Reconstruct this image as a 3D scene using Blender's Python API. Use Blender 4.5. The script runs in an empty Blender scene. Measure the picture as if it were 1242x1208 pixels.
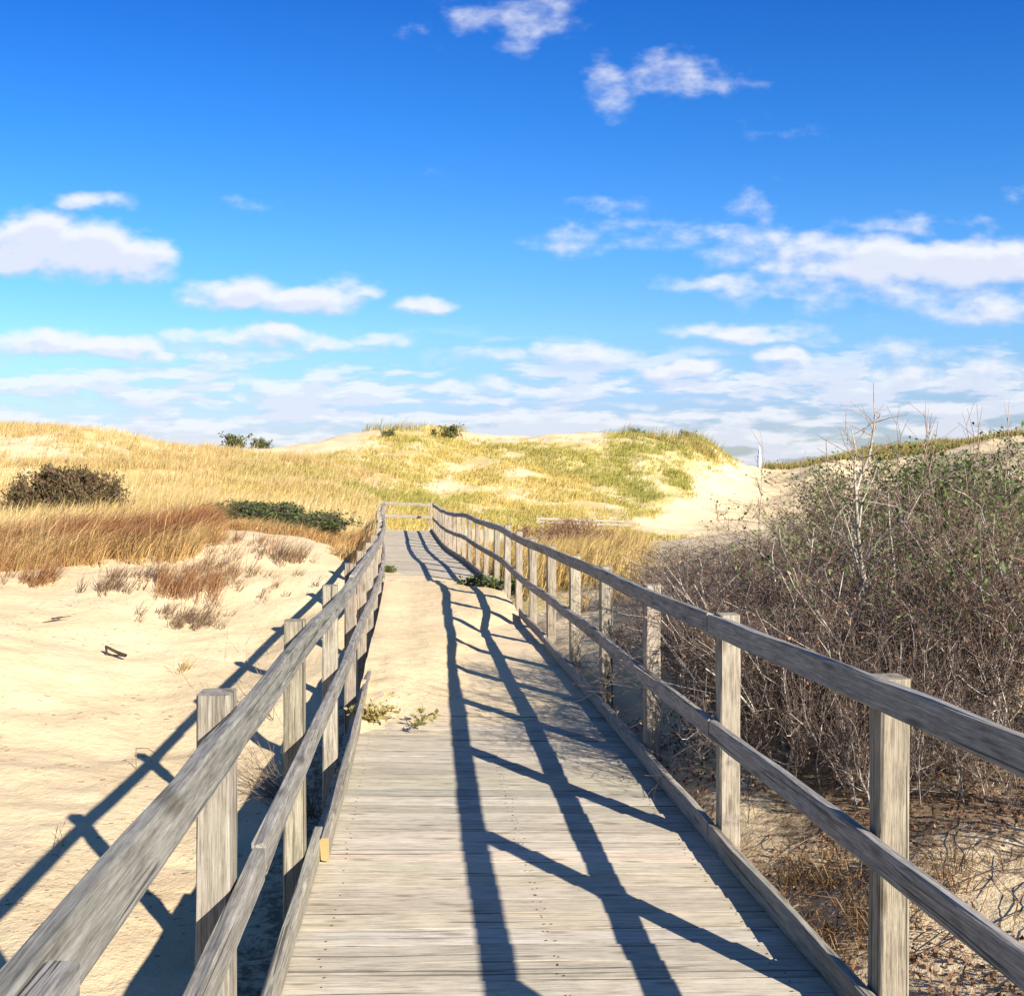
import bpy, math, random
import numpy as np
from mathutils import Vector

random.seed(7)
RNG = np.random.default_rng(11)
R = math.radians
scene = bpy.context.scene
COL = scene.collection

# ------------------------------------------------------------------ camera, sky, sun, exposure
CZ = 2.0                      # eye height in world z; S values below are metres under the eye
F = 1200.0                    # focal length in pixels of the 1242 px wide photograph
cam_d = bpy.data.cameras.new('camera')
cam = bpy.data.objects.new('camera', cam_d)
COL.objects.link(cam)
cam.location = (0, 0, CZ)
cam.rotation_euler = (R(90), 0, 0)
cam_d.sensor_fit = 'HORIZONTAL'
cam_d.sensor_width = 36
cam_d.lens = 36 * F / 1242
cam_d.shift_y = -35 / 1242
cam_d.clip_start = 0.05
cam_d.clip_end = 60000
scene.camera = cam

scene.view_settings.view_transform = 'Standard'
scene.view_settings.look = 'None'
scene.view_settings.gamma = 1
scene.view_settings.exposure = 1.32

LIGHT = Vector((-1.2, 1.5, -1.0))       # the way the sunlight travels
SUN_EL = math.atan2(1.0, math.hypot(1.2, 1.5))
SUN_ROT = math.atan2(1.2, -1.5)
sun_d = bpy.data.lights.new('sun', 'SUN')
sun = bpy.data.objects.new('sun', sun_d)
COL.objects.link(sun)
sun_d.energy = 4.6
sun_d.angle = R(0.5)
sun_d.color = (1.0, 0.93, 0.82)
sun.rotation_euler = LIGHT.to_track_quat('-Z', 'Y').to_euler()
sun.location = (30, -38, 30)

world = bpy.data.worlds.new('World')
scene.world = world
world.use_nodes = True
world.cycles.sampling_method = 'NONE'
scene.cycles.max_bounces = 5
scene.cycles.diffuse_bounces = 3
scene.cycles.transmission_bounces = 3

SKY_STRENGTH = 0.085

def build_world():
    nt = world.node_tree
    nt.nodes.clear()
    N, L = nt.nodes, nt.links

    def clouds_group():
        g = bpy.data.node_groups.new('cloud_density', 'ShaderNodeTree')
        g.interface.new_socket('P', in_out='INPUT', socket_type='NodeSocketVector')
        g.interface.new_socket('D', in_out='OUTPUT', socket_type='NodeSocketFloat')
        n, l = g.nodes, g.links
        gi, go = n.new('NodeGroupInput'), n.new('NodeGroupOutput')

        def math_(op, a, b=None, c=None, clamp=False):
            m = n.new('ShaderNodeMath'); m.operation = op; m.use_clamp = clamp
            for i, v in enumerate((a, b, c)):
                if v is None: continue
                if isinstance(v, (int, float)): m.inputs[i].default_value = v
                else: l.new(v, m.inputs[i])
            return m.outputs[0]

        def vm(op, a, b):
            m = n.new('ShaderNodeVectorMath'); m.operation = op
            for i, v in enumerate((a, b)):
                if v is None: continue
                if isinstance(v, tuple): m.inputs[i].default_value = v
                else: l.new(v, m.inputs[i])
            return m

        def noise(vec, scale, detail, rough=0.55):
            t = n.new('ShaderNodeTexNoise'); t.noise_dimensions = '3D'
            t.inputs['Scale'].default_value = scale; t.inputs['Detail'].default_value = detail
            t.inputs['Roughness'].default_value = rough
            l.new(vec, t.inputs['Vector'])
            return t
        P = gi.outputs[0]
        wn = noise(vm('MULTIPLY', P, (1.0, 1.7, 1.0)).outputs[0], 13, 3)
        w1 = vm('SUBTRACT', wn.outputs['Color'], (.5, .5, .5)).outputs[0]
        w2 = vm('MULTIPLY', w1, (.075, .035, 0)).outputs[0]
        PW = vm('ADD', P, w2).outputs[0]
        blobs = [  # photograph pixel centre, half sizes, strength
            (595, 12, 62, 42, .36), (640, 24, 72, 42, .44), (550, 30, 70, 20, .16), (738, 102, 42, 38, .38), (768, 104, 48, 20, .32),
            (815, 92, 74, 32, .42), (862, 96, 58, 22, .36),
            (108, 246, 60, 13, .62), (40, 292, 80, 42, 1.05), (105, 303, 90, 42, 1.1), (165, 312, 62, 32, 1.0), (18, 316, 60, 26, .9),
            (300, 355, 75, 22, .95), (370, 362, 85, 22, 1.05), (428, 350, 46, 16, .7), (522, 367, 40, 16, .72), (250, 350, 45, 14, .6),
            (60, 416, 95, 20, .95), (135, 417, 78, 19, 1.0), (190, 428, 40, 10, .6), (255, 406, 66, 13, .7), (320, 410, 80, 17, .9), (385, 412, 60, 14, .65),
            (255, 431, 28, 12, .75), (455, 406, 62, 14, .6), (475, 412, 60, 12, .5), (695, 293, 62, 16, .48), (735, 254, 46, 16, .34), (800, 275, 75, 14, .32),
            (870, 280, 75, 16, .36), (915, 252, 40, 28, .32), (915, 302, 80, 34, .45), (1000, 315, 90, 36, .75), (1010, 345, 150, 36, .42), (1150, 360, 150, 40, .5), (820, 285, 140, 22, .28),
            (1080, 318, 110, 36, 1.05), (1180, 322, 120, 40, 1.1), (1240, 318, 90, 38, 1.05), (1095, 274, 80, 17, .45), (880, 342, 82, 16, .62),
            (965, 356, 70, 18, .45), (1040, 350, 90, 20, .5), (1190, 376, 90, 28, .6), (1240, 385, 80, 24, .55),
            (860, 400, 70, 13, .55), (910, 405, 80, 15, .82), (965, 402, 45, 12, .6),
            (700, 426, 74, 20, .85), (740, 430, 40, 14, .7), (600, 432, 95, 17, .5), (560, 425, 50, 10, .4), (825, 448, 66, 17, .9), (945, 433, 38, 16, .85), (985, 455, 72, 16, .75),
            (1100, 432, 90, 18, .5), (1120, 452, 110, 22, .62), (1215, 450, 100, 26, .6), (1050, 470, 120, 12, .5), (530, 470, 90, 10, .62), (600, 470, 50, 12, .66), (690, 468, 80, 12, .5),
            (215, 450, 70, 9, .5), (150, 462, 60, 8, .4), (330, 460, 100, 9, .55), (300, 478, 70, 8, .5), (90, 487, 50, 7, .45), (240, 492, 70, 7, .5), (890, 488, 60, 7, .55), (760, 492, 90, 8, .45),
            (480, 492, 70, 6, .4), (510, 512, 60, 7, .6), (660, 500, 80, 6, .35),
            (293, 250, 40, 10, .16), (1236, 236, 30, 14, .3), (968, 155, 40, 14, .12), (520, 212, 20, 8, .1)]
        acc = None
        for (px, py, w, h, s) in blobs:
            c = ((px - 621) / F, (569 - py) / F, 0)
            q = vm('SUBTRACT', PW, c).outputs[0]
            q = vm('MULTIPLY', q, (F / w / 1.12, F / h / 1.12, 0)).outputs[0]
            ln = vm('LENGTH', q, None).outputs['Value']
            m = math_('MULTIPLY', math_('SUBTRACT', 1.0, ln), s)
            m = math_('MINIMUM', m, s * .62)
            acc = m if acc is None else math_('MAXIMUM', acc, m)
        fine = noise(vm('MULTIPLY', P, (1.0, 1.7, 1.0)).outputs[0], 24, 6, .54)
        f0 = math_('MULTIPLY', math_('SUBTRACT', fine.outputs['Fac'], .5), .95)
        gate = math_('MULTIPLY_ADD', acc, 3.2, 1.0, clamp=True)
        d = math_('ADD', acc, math_('MULTIPLY', f0, gate))
        mr = n.new('ShaderNodeMapRange'); mr.interpolation_type = 'SMOOTHSTEP'
        l.new(d, mr.inputs[0]); mr.inputs[1].default_value = .02; mr.inputs[2].default_value = .62
        big = mr.outputs[0]
        # layered far clouds packing together towards the horizon
        sep = n.new('ShaderNodeSeparateXYZ'); l.new(P, sep.inputs[0])
        cb = n.new('ShaderNodeVectorMath'); cb.operation = 'MULTIPLY'
        l.new(vm('ADD', P, vm('MULTIPLY', w1, (.03, .012, 0)).outputs[0]).outputs[0], cb.inputs[0]); cb.inputs[1].default_value = (10.5, 50, 1)
        lay = noise(vm('ADD', cb.outputs[0], (4.7, 2.2, 1.3)).outputs[0], 1.0, 6, .58)
        m1 = n.new('ShaderNodeMapRange'); m1.interpolation_type = 'SMOOTHSTEP'
        l.new(sep.outputs[1], m1.inputs[0]); m1.inputs[1].default_value = .16; m1.inputs[2].default_value = .085
        thr = math_('MULTIPLY_ADD', m1.outputs[0], -.185, .59)
        dd = math_('SUBTRACT', lay.outputs['Fac'], thr)
        m2 = n.new('ShaderNodeMapRange'); m2.interpolation_type = 'SMOOTHSTEP'
        l.new(dd, m2.inputs[0]); m2.inputs[1].default_value = 0; m2.inputs[2].default_value = .13
        low = math_('MULTIPLY', math_('MULTIPLY', m2.outputs[0], m1.outputs[0]), .85)
        out = math_('MAXIMUM', big, low)
        l.new(out, go.inputs[0])
        return g

    grp = clouds_group()
    tc = N.new('ShaderNodeTexCoord')
    sep = N.new('ShaderNodeSeparateXYZ'); L.new(tc.outputs['Generated'], sep.inputs[0])

    def M(op, a, b=None, c=None, clamp=False):
        m = N.new('ShaderNodeMath'); m.operation = op; m.use_clamp = clamp
        for i, v in enumerate((a, b, c)):
            if v is None: continue
            if isinstance(v, (int, float)): m.inputs[i].default_value = v
            else: L.new(v, m.inputs[i])
        return m.outputs[0]
    yy = M('MAXIMUM', sep.outputs[1], .08)
    u = M('DIVIDE', sep.outputs[0], yy); v = M('DIVIDE', sep.outputs[2], yy)
    P = N.new('ShaderNodeCombineXYZ'); L.new(u, P.inputs[0]); L.new(v, P.inputs[1])
    P2 = N.new('ShaderNodeCombineXYZ'); L.new(M('ADD', u, .006), P2.inputs[0]); L.new(M('ADD', v, .011), P2.inputs[1])
    g1 = N.new('ShaderNodeGroup'); g1.node_tree = grp; L.new(P.outputs[0], g1.inputs[0])
    g2 = N.new('ShaderNodeGroup'); g2.node_tree = grp; L.new(P2.outputs[0], g2.inputs[0])
    front = N.new('ShaderNodeMapRange'); L.new(sep.outputs[1], front.inputs[0])
    front.inputs[1].default_value = .1; front.inputs[2].default_value = .3
    dens = M('MULTIPLY', g1.outputs[0], front.outputs[0])

    sky = N.new('ShaderNodeTexSky'); sky.sky_type = 'NISHITA'; sky.sun_disc = False
    sky.sun_elevation = SUN_EL; sky.sun_rotation = SUN_ROT
    sky.air_density = 1.0; sky.dust_density = 0.3; sky.ozone_density = 2.0
    hs = N.new('ShaderNodeHueSaturation'); L.new(sky.outputs[0], hs.inputs['Color'])
    hs.inputs['Saturation'].default_value = 1.25
    ramp = N.new('ShaderNodeValToRGB')
    L.new(M('MULTIPLY', v, 1.0, clamp=True), ramp.inputs[0])
    cr = ramp.color_ramp
    cr.elements[0].position = 0.0; cr.elements[0].color = SKY_RAMP[0][1] + (1,)
    cr.elements[1].position = SKY_RAMP[-1][0]; cr.elements[1].color = SKY_RAMP[-1][1] + (1,)
    for p, c in SKY_RAMP[1:-1]:
        e = cr.elements.new(p); e.color = c + (1,)
    tint = N.new('ShaderNodeMix'); tint.data_type = 'RGBA'; tint.blend_type = 'MULTIPLY'
    tint.inputs['Factor'].default_value = 1.0
    L.new(hs.outputs[0], tint.inputs['A']); L.new(ramp.outputs[0], tint.inputs['B'])
    # clouds: lit tops, lavender grey undersides
    sh = M('SUBTRACT', g1.outputs[0], g2.outputs[0])
    sh = M('MULTIPLY_ADD', sh, .85, .60, clamp=True)
    cm = N.new('ShaderNodeMix'); cm.data_type = 'RGBA'
    L.new(sh, cm.inputs['Factor'])
    cm.inputs['A'].default_value = CLOUD_DARK + (1,)
    cm.inputs['B'].default_value = CLOUD_LIT + (1,)
    mx = N.new('ShaderNodeMix'); mx.data_type = 'RGBA'
    L.new(M('MULTIPLY', dens, .93), mx.inputs['Factor'])
    L.new(tint.outputs['Result'], mx.inputs['A']); L.new(cm.outputs['Result'], mx.inputs['B'])
    bg = N.new('ShaderNodeBackground'); bg.inputs['Strength'].default_value = SKY_STRENGTH
    L.new(mx.outputs['Result'], bg.inputs['Color'])
    out = N.new('ShaderNodeOutputWorld'); L.new(bg.outputs[0], out.inputs['Surface'])

SKY_RAMP = [(0.0, (.33, .375, .60)), (.058, (.41, .45, .67)), (.14, (.50, .64, .82)), (.225, (.39, .66, .92)), (.35, (.235, .575, .94)), (.474, (.15, .47, .89)), (.85, (.36, .52, .74))]
CLOUD_DARK = (2.75, 3.15, 4.25)
CLOUD_LIT = (4.5, 4.55, 4.8)
build_world()

# ------------------------------------------------------------------ helpers
def tag(o, label=None, cat=None, group=None, kind=None):
    if label: o['label'] = label
    if cat: o['category'] = cat
    if group: o['group'] = group
    if kind: o['kind'] = kind
    return o

def empty(name, loc=(0, 0, 0)):
    e = bpy.data.objects.new(name, None)
    e.empty_display_size = .2
    e.location = loc
    COL.objects.link(e)
    return e

def hash2(ix, iy, seed):
    n = (ix * 374761393 + iy * 668265263 + seed * 974711) & 0x7fffffff
    n = ((n ^ (n >> 13)) * 1274126177) & 0x7fffffff
    return ((n ^ (n >> 16)) & 0xffff) / 65535.0

def vnoise(x, y, seed=0):
    x = np.asarray(x, float); y = np.asarray(y, float)
    ix = np.floor(x).astype(np.int64); iy = np.floor(y).astype(np.int64)
    fx = x - ix; fy = y - iy
    fx = fx * fx * (3 - 2 * fx); fy = fy * fy * (3 - 2 * fy)
    a = hash2(ix, iy, seed); b = hash2(ix + 1, iy, seed)
    c = hash2(ix, iy + 1, seed); d = hash2(ix + 1, iy + 1, seed)
    return (a * (1 - fx) + b * fx) * (1 - fy) + (c * (1 - fx) + d * fx) * fy

def fbm(x, y, seed=0, oct=4):
    s = 0; a = .5; t = 0
    for i in range(oct):
        s = s + a * vnoise(x * 2 ** i, y * 2 ** i, seed + i * 17); t += a; a *= .5
    return s / t

def smooth(a, b, x):
    t = np.clip((np.asarray(x, float) - a) / (b - a), 0, 1)
    return t * t * (3 - 2 * t)

class Acc:
    """collects vertices, faces and point attributes for ONE mesh object"""
    def __init__(self):
        self.v = []; self.f = []; self.wc = []; self.tint = []; self.mi = []; self.n = 0
    def add(self, verts, faces, wc=None, tint=(1, 1, 1), mi=0):
        verts = np.asarray(verts, float)
        k = len(verts)
        self.v.append(verts)
        self.wc.append(verts if wc is None else np.asarray(wc, float))
        t = np.asarray(tint, float)
        self.tint.append(np.tile(t, (k, 1)) if t.ndim == 1 else t)
        for fc in faces:
            self.f.append([i + self.n for i in fc]); self.mi.append(mi)
        self.n += k
    def build(self, name, mats, parent=None, smooth_=False, loc=(0, 0, 0)):
        me = bpy.data.meshes.new(name)
        v = np.concatenate(self.v) - np.array(loc)
        me.from_pydata(v.tolist(), [], self.f)
        a = me.attributes.new('wc', 'FLOAT_VECTOR', 'POINT')
        a.data.foreach_set('vector', np.concatenate(self.wc).astype(np.float32).ravel())
        a = me.attributes.new('tint', 'FLOAT_VECTOR', 'POINT')
        a.data.foreach_set('vector', np.concatenate(self.tint).astype(np.float32).ravel())
        if not isinstance(mats, (list, tuple)): mats = [mats]
        for m in mats: me.materials.append(m)
        if len(mats) > 1: me.polygons.foreach_set('material_index', self.mi)
        if smooth_: me.polygons.foreach_set('use_smooth', [True] * len(me.polygons))
        me.update()
        o = bpy.data.objects.new(name, me)
        COL.objects.link(o)
        if parent is not None: o.parent = parent
        else: o.location = loc
        return o

def fast_mesh(name, verts, tris, quads, mat, tint=None, parent=None, smooth_=False):
    """numpy arrays straight into one mesh"""
    me = bpy.data.meshes.new(name)
    nv, nt_, nq = len(verts), len(tris), len(quads)
    me.vertices.add(nv)
    me.vertices.foreach_set('co', np.asarray(verts, np.float32).ravel())
    li = np.concatenate([np.asarray(tris, np.int32).ravel(), np.asarray(quads, np.int32).ravel()])
    me.loops.add(len(li)); me.loops.foreach_set('vertex_index', li)
    st = np.concatenate([np.arange(nt_) * 3, nt_ * 3 + np.arange(nq) * 4]).astype(np.int32)
    me.polygons.add(nt_ + nq)
    me.polygons.foreach_set('loop_start', st)
    if tint is not None:
        a = me.attributes.new('tint', 'FLOAT_VECTOR', 'POINT')
        a.data.foreach_set('vector', np.asarray(tint, np.float32).ravel())
    me.materials.append(mat)
    if smooth_: me.polygons.foreach_set('use_smooth', np.ones(nt_ + nq, bool))
    me.update(calc_edges=True)
    me.validate()
    o = bpy.data.objects.new(name, me)
    COL.objects.link(o)
    if parent is not None: o.parent = parent
    return o

# ------------------------------------------------------------------ materials
def new_mat(name):
    m = bpy.data.materials.new(name); m.use_nodes = True
    nt = m.node_tree; nt.nodes.clear()
    out = nt.nodes.new('ShaderNodeOutputMaterial')
    b = nt.nodes.new('ShaderNodeBsdfPrincipled')
    nt.links.new(b.outputs[0], out.inputs['Surface'])
    b.inputs['Specular IOR Level'].default_value = .25
    b.inputs['Roughness'].default_value = .85
    return m, nt, b, out

class NB:
    def __init__(self, nt): self.nt = nt; self.N = nt.nodes; self.L = nt.links
    def lk(self, v, s):
        if isinstance(v, (int, float)): s.default_value = v
        elif isinstance(v, tuple): s.default_value = v if len(v) == len(s.default_value) else v + (1,)
        else: self.L.new(v, s)
    def math(self, op, a, b=None, c=None, clamp=False):
        m = self.N.new('ShaderNodeMath'); m.operation = op; m.use_clamp = clamp
        for i, v in enumerate((a, b, c)):
            if v is not None: self.lk(v, m.inputs[i])
        return m.outputs[0]
    def vmul(self, a, b):
        m = self.N.new('ShaderNodeVectorMath'); m.operation = 'MULTIPLY'
        self.lk(a, m.inputs[0]); self.lk(b, m.inputs[1]); return m.outputs[0]
    def noise(self, vec, scale=1, detail=4, rough=.55, dist=0):
        t = self.N.new('ShaderNodeTexNoise')
        t.inputs['Scale'].default_value = scale; t.inputs['Detail'].default_value = detail
        t.inputs['Roughness'].default_value = rough; t.inputs['Distortion'].default_value = dist
        self.L.new(vec, t.inputs['Vector']); return t.outputs['Fac']
    def ramp(self, f, stops):
        r = self.N.new('ShaderNodeValToRGB'); self.L.new(f, r.inputs[0])
        e = r.color_ramp.elements
        def c4(c): return c + (1,) if isinstance(c, tuple) else (c, c, c, 1)
        e[0].position, e[0].color = stops[0][0], c4(stops[0][1])
        e[1].position, e[1].color = stops[-1][0], c4(stops[-1][1])
        for p, c in stops[1:-1]:
            k = e.new(p); k.color = c4(c)
        return r.outputs[0]
    def mix(self, f, a, b, mode='MIX'):
        m = self.N.new('ShaderNodeMix'); m.data_type = 'RGBA'; m.blend_type = mode
        self.lk(f, m.inputs['Factor']); self.lk(a, m.inputs['A']); self.lk(b, m.inputs['B'])
        return m.outputs['Result']
    def attr(self, name):
        a = self.N.new('ShaderNodeAttribute'); a.attribute_name = name; return a
    def bump(self, h, strength, dist, b):
        n = self.N.new('ShaderNodeBump'); n.inputs['Strength'].default_value = strength
        n.inputs['Distance'].default_value = dist
        self.L.new(h, n.inputs['Height']); self.L.new(n.outputs[0], b.inputs['Normal'])

def wood(name, dark, mid, light, crack=.5, sand=False):
    m, nt, b, out = new_mat(name)
    k = NB(nt)
    wc = k.attr('wc').outputs['Vector']
    big = k.noise(k.vmul(wc, (1.1, 9, 9)), 1, 4, .6, .6)
    grain = k.noise(k.vmul(wc, (2.6, 58, 58)), 1, 5, .68, .7)
    mott = k.noise(k.vmul(wc, (9, 26, 26)), 1, 5, .7)
    fine = k.noise(k.vmul(wc, (8, 170, 170)), 1, 4, .75, .3)
    t = k.math('ADD', k.math('ADD', k.math('MULTIPLY', big, .16), k.math('MULTIPLY', mott, .24)), k.math('ADD', k.math('MULTIPLY', grain, .30), k.math('MULTIPLY', fine, .50)))
    col = k.ramp(t, [(.50, dark), (.60, mid), (.71, light)])
    cr = k.noise(k.vmul(wc, (.7, 60, 60)), 1, 2, .5, .9)
    crm = k.ramp(cr, [(.325, 1.0), (.35, 0.0)])
    col = k.mix(k.math('MULTIPLY', crm, crack), col, (dark[0] * .28, dark[1] * .26, dark[2] * .24))
    # knots
    vo = nt.nodes.new('ShaderNodeTexVoronoi'); vo.inputs['Scale'].default_value = 1; vo.voronoi_dimensions = '2D'
    sw = nt.nodes.new('ShaderNodeSeparateXYZ'); nt.links.new(wc, sw.inputs[0])
    cw = nt.nodes.new('ShaderNodeCombineXYZ')
    nt.links.new(k.math('MULTIPLY', sw.outputs[0], 1.5), cw.inputs[0])
    nt.links.new(k.math('MULTIPLY', k.math('ADD', sw.outputs[1], sw.outputs[2]), 6.5), cw.inputs[1])
    nt.links.new(cw.outputs[0], vo.inputs['Vector'])
    kn = k.ramp(k.math('ADD', vo.outputs['Distance'], k.math('MULTIPLY', k.math('SUBTRACT', grain, .5), .05)), [(.035, 1.0), (.10, 0.0)])
    col = k.mix(k.math('MULTIPLY', kn, .6), col, (dark[0] * .5, dark[1] * .42, dark[2] * .34))
    # lichen / grey-green weather stains
    st = k.noise(k.vmul(wc, (1.7, 5, 5)), 1.3, 5, .65)
    stm = k.ramp(st, [(.55, 0.0), (.72, 1.0)])
    col = k.mix(k.math('MULTIPLY', stm, .30), col, (mid[0] * .72, mid[1] * .78, mid[2] * .8))
    col = k.mix(1.0, col, k.attr('tint').outputs['Vector'], 'MULTIPLY')
    if sand:
        geo = nt.nodes.new('ShaderNodeNewGeometry')
        sa = k.attr('sandy').outputs['Fac']
        sn = k.noise(geo.outputs['Position'], 3.2, 6, .7)
        sm = k.ramp(k.math('ADD', sn, k.math('SUBTRACT', sa, .5)), [(.52, 0.0), (.66, 1.0)])
        sep = nt.nodes.new('ShaderNodeSeparateXYZ'); nt.links.new(geo.outputs['Normal'], sep.inputs[0])
        sm = k.math('MULTIPLY', sm, k.ramp(sep.outputs[2], [(.6, 0.0), (.9, 1.0)]))
        col = k.mix(k.math('MULTIPLY', sm, .92), col, (.575, .45, .275))
    nt.links.new(col, b.inputs['Base Color'])
    h = k.math('SUBTRACT', k.math('ADD', k.math('MULTIPLY', grain, .6), k.math('MULTIPLY', fine, .3)), k.math('MULTIPLY', crm, .8))
    k.bump(h, .7, .004, b)
    b.inputs['Roughness'].default_value = .8
    return m

M_RAIL = wood('weathered_rail_wood', (.115, .105, .09), (.225, .205, .175), (.36, .33, .285), .75)
M_POST = wood('weathered_post_wood', (.13, .105, .075), (.255, .215, .16), (.365, .315, .24), .8)
M_DECK = wood('weathered_deck_wood', (.25, .21, .155), (.395, .34, .255), (.50, .44, .34), .7, sand=True)
M_KERB = wood('weathered_kerb_wood', (.15, .13, .10), (.28, .24, .19), (.41, .36, .285), .7)

def plain(name, col, rough=.8, metal=0):
    m, nt, b, out = new_mat(name)
    k = NB(nt)
    tc = nt.nodes.new('ShaderNodeTexCoord')
    n = k.noise(tc.outputs['Object'], 8, 4)
    c = k.mix(n, tuple(x * .75 for x in col), tuple(min(1, x * 1.2) for x in col))
    nt.links.new(c, b.inputs['Base Color'])
    b.inputs['Roughness'].default_value = rough; b.inputs['Metallic'].default_value = metal
    return m
M_NAIL = plain('rusty_nail', (.05, .035, .025), .7)
M_ENDGRAIN = plain('fresh_end_grain', (.30, .225, .10), .8)

def sand_mat(name, use_veg):
    m, nt, b, out = new_mat(name)
    k = NB(nt)
    geo = nt.nodes.new('ShaderNodeNewGeometry')
    P = geo.outputs['Position']
    n1 = k.noise(P, .55, 5, .6); n2 = k.noise(P, 9, 5, .65); n3 = k.noise(P, 260, 2, .6)
    t = k.math('ADD', k.math('MULTIPLY', n1, .5), k.math('ADD', k.math('MULTIPLY', n2, .32), k.math('MULTIPLY', n3, .22)))
    col = k.ramp(t, [(.38, (.50, .375, .215)), (.52, (.575, .445, .27)), (.68, (.64, .515, .33))])
    # small dark bits of debris
    vo = nt.nodes.new('ShaderNodeTexVoronoi'); vo.inputs['Scale'].default_value = 7; vo.inputs['Randomness'].default_value = 1
    nt.links.new(k.vmul(P, (1.0, .55, 1.0)), vo.inputs['Vector'])
    sp = k.ramp(vo.outputs['Distance'], [(.03, 1.0), (.075, 0.0)])
    gate = k.ramp(k.noise(P, .8, 3), [(.52, 0.0), (.62, 1.0)])
    col = k.mix(k.math('MULTIPLY', k.math('MULTIPLY', sp, gate), .75), col, (.16, .10, .06))
    if use_veg:
        va = k.attr('tint').outputs['Vector']
        sepv = nt.nodes.new('ShaderNodeSeparateXYZ'); nt.links.new(va, sepv.inputs[0])
        vn = k.noise(P, 2.1, 6, .7)
        fac = k.ramp(k.math('ADD', vn, k.math('SUBTRACT', sepv.outputs[0], .5)), [(.42, 0.0), (.62, 1.0)])
        straw = k.mix(k.noise(P, .9, 5, .7), (.55, .42, .19), (.37, .29, .10))
        col = k.mix(k.math('MULTIPLY', fac, .85), col, straw)
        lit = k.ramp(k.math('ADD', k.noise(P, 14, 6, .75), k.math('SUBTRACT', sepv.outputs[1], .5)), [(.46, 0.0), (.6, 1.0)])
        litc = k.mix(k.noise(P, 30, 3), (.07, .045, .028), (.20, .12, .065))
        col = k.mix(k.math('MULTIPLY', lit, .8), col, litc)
    nt.links.new(col, b.inputs['Base Color'])
    h = k.math('ADD', k.math('MULTIPLY', n2, 1.0), k.math('ADD', k.math('MULTIPLY', n3, .10), k.math('MULTIPLY', k.noise(P, 45, 3, .6), .25)))
    k.bump(h, .55, .05, b)
    b.inputs['Roughness'].default_value = .95
    b.inputs['Specular IOR Level'].default_value = .1
    return m
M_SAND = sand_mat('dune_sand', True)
M_DRIFT = sand_mat('blown_sand', False)

def plant_mat(name, trans=.25, spec=.2):
    m, nt, b, out = new_mat(name)
    k = NB(nt)
    c = k.attr('tint').outputs['Vector']
    geo = nt.nodes.new('ShaderNodeNewGeometry')
    n = k.noise(geo.outputs['Position'], 40, 2)
    c = k.mix(1.0, c, k.ramp(n, [(.3, .75), (.7, 1.25)]), 'MULTIPLY')
    nt.links.new(c, b.inputs['Base Color'])
    b.inputs['Specular IOR Level'].default_value = spec
    b.inputs['Roughness'].default_value = .6
    if trans:
        tr = nt.nodes.new('ShaderNodeBsdfTranslucent'); nt.links.new(c, tr.inputs['Color'])
        mx = nt.nodes.new('ShaderNodeMixShader'); mx.inputs[0].default_value = trans
        nt.links.new(b.outputs[0], mx.inputs[1]); nt.links.new(tr.outputs[0], mx.inputs[2])
        nt.links.new(mx.outputs[0], out.inputs['Surface'])
    return m
M_GRASS = plant_mat('grass_blades', .3)
M_LEAF = plant_mat('leaves', .25, .35)
M_BARK = plant_mat('bark', 0, .15)

# ------------------------------------------------------------------ the course of the boardwalk
_py = np.array([-6, -2, 0, 3.05, 6.2, 9.2, 12.4, 15.5, 18.6, 21.7, 28, 37, 42.])
_px = np.array([2.02, 1.62, 1.43, 1.14, .84, .55, .22, -.12, -.53, -.97, -1.82, -2.92, -3.5])
_sy = np.array([-6, 0, 3.05, 4.65, 6.2, 7.7, 9.2, 10.8, 12.4, 15.5, 18.6, 21.7, 28, 37, 42.])
_ss = np.array([1.42, 1.63, 1.75, 1.81, 1.85, 1.88, 1.92, 1.955, 2.0, 2.0, 2.06, 2.10, 2.31, 2.41, 2.47])
WID = 1.90; TILT = .07

def _cubic(xs, ys):
    d = np.gradient(ys, xs)
    def f(x):
        x = np.asarray(x, float)
        i = np.clip(np.searchsorted(xs, x) - 1, 0, len(xs) - 2)
        h = xs[i + 1] - xs[i]; t = (x - xs[i]) / h
        return ((2 * t**3 - 3 * t**2 + 1) * ys[i] + (t**3 - 2 * t**2 + t) * h * d[i]
                + (-2 * t**3 + 3 * t**2) * ys[i + 1] + (t**3 - t**2) * h * d[i + 1])
    return f
xR = _cubic(_py, _px)
sR = _cubic(_sy, _ss)
def xC(y): return xR(y) - WID / 2
def tang(y):
    e = .2
    t = np.array([float(xC(y + e) - xC(y - e)), 2 * e, 0]); return t / np.linalg.norm(t)
def deck_pt(d, y, up=0.0):
    """a point d metres right of the centre line, up above the deck boards"""
    t = tang(y); r = np.array([t[1], -t[0], 0])
    z = CZ - float(sR(y)) + TILT * (.5 - d / WID)
    p = np.array([float(xC(y)), y, 0]) + r * d
    p[2] = z + up
    return p

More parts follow.
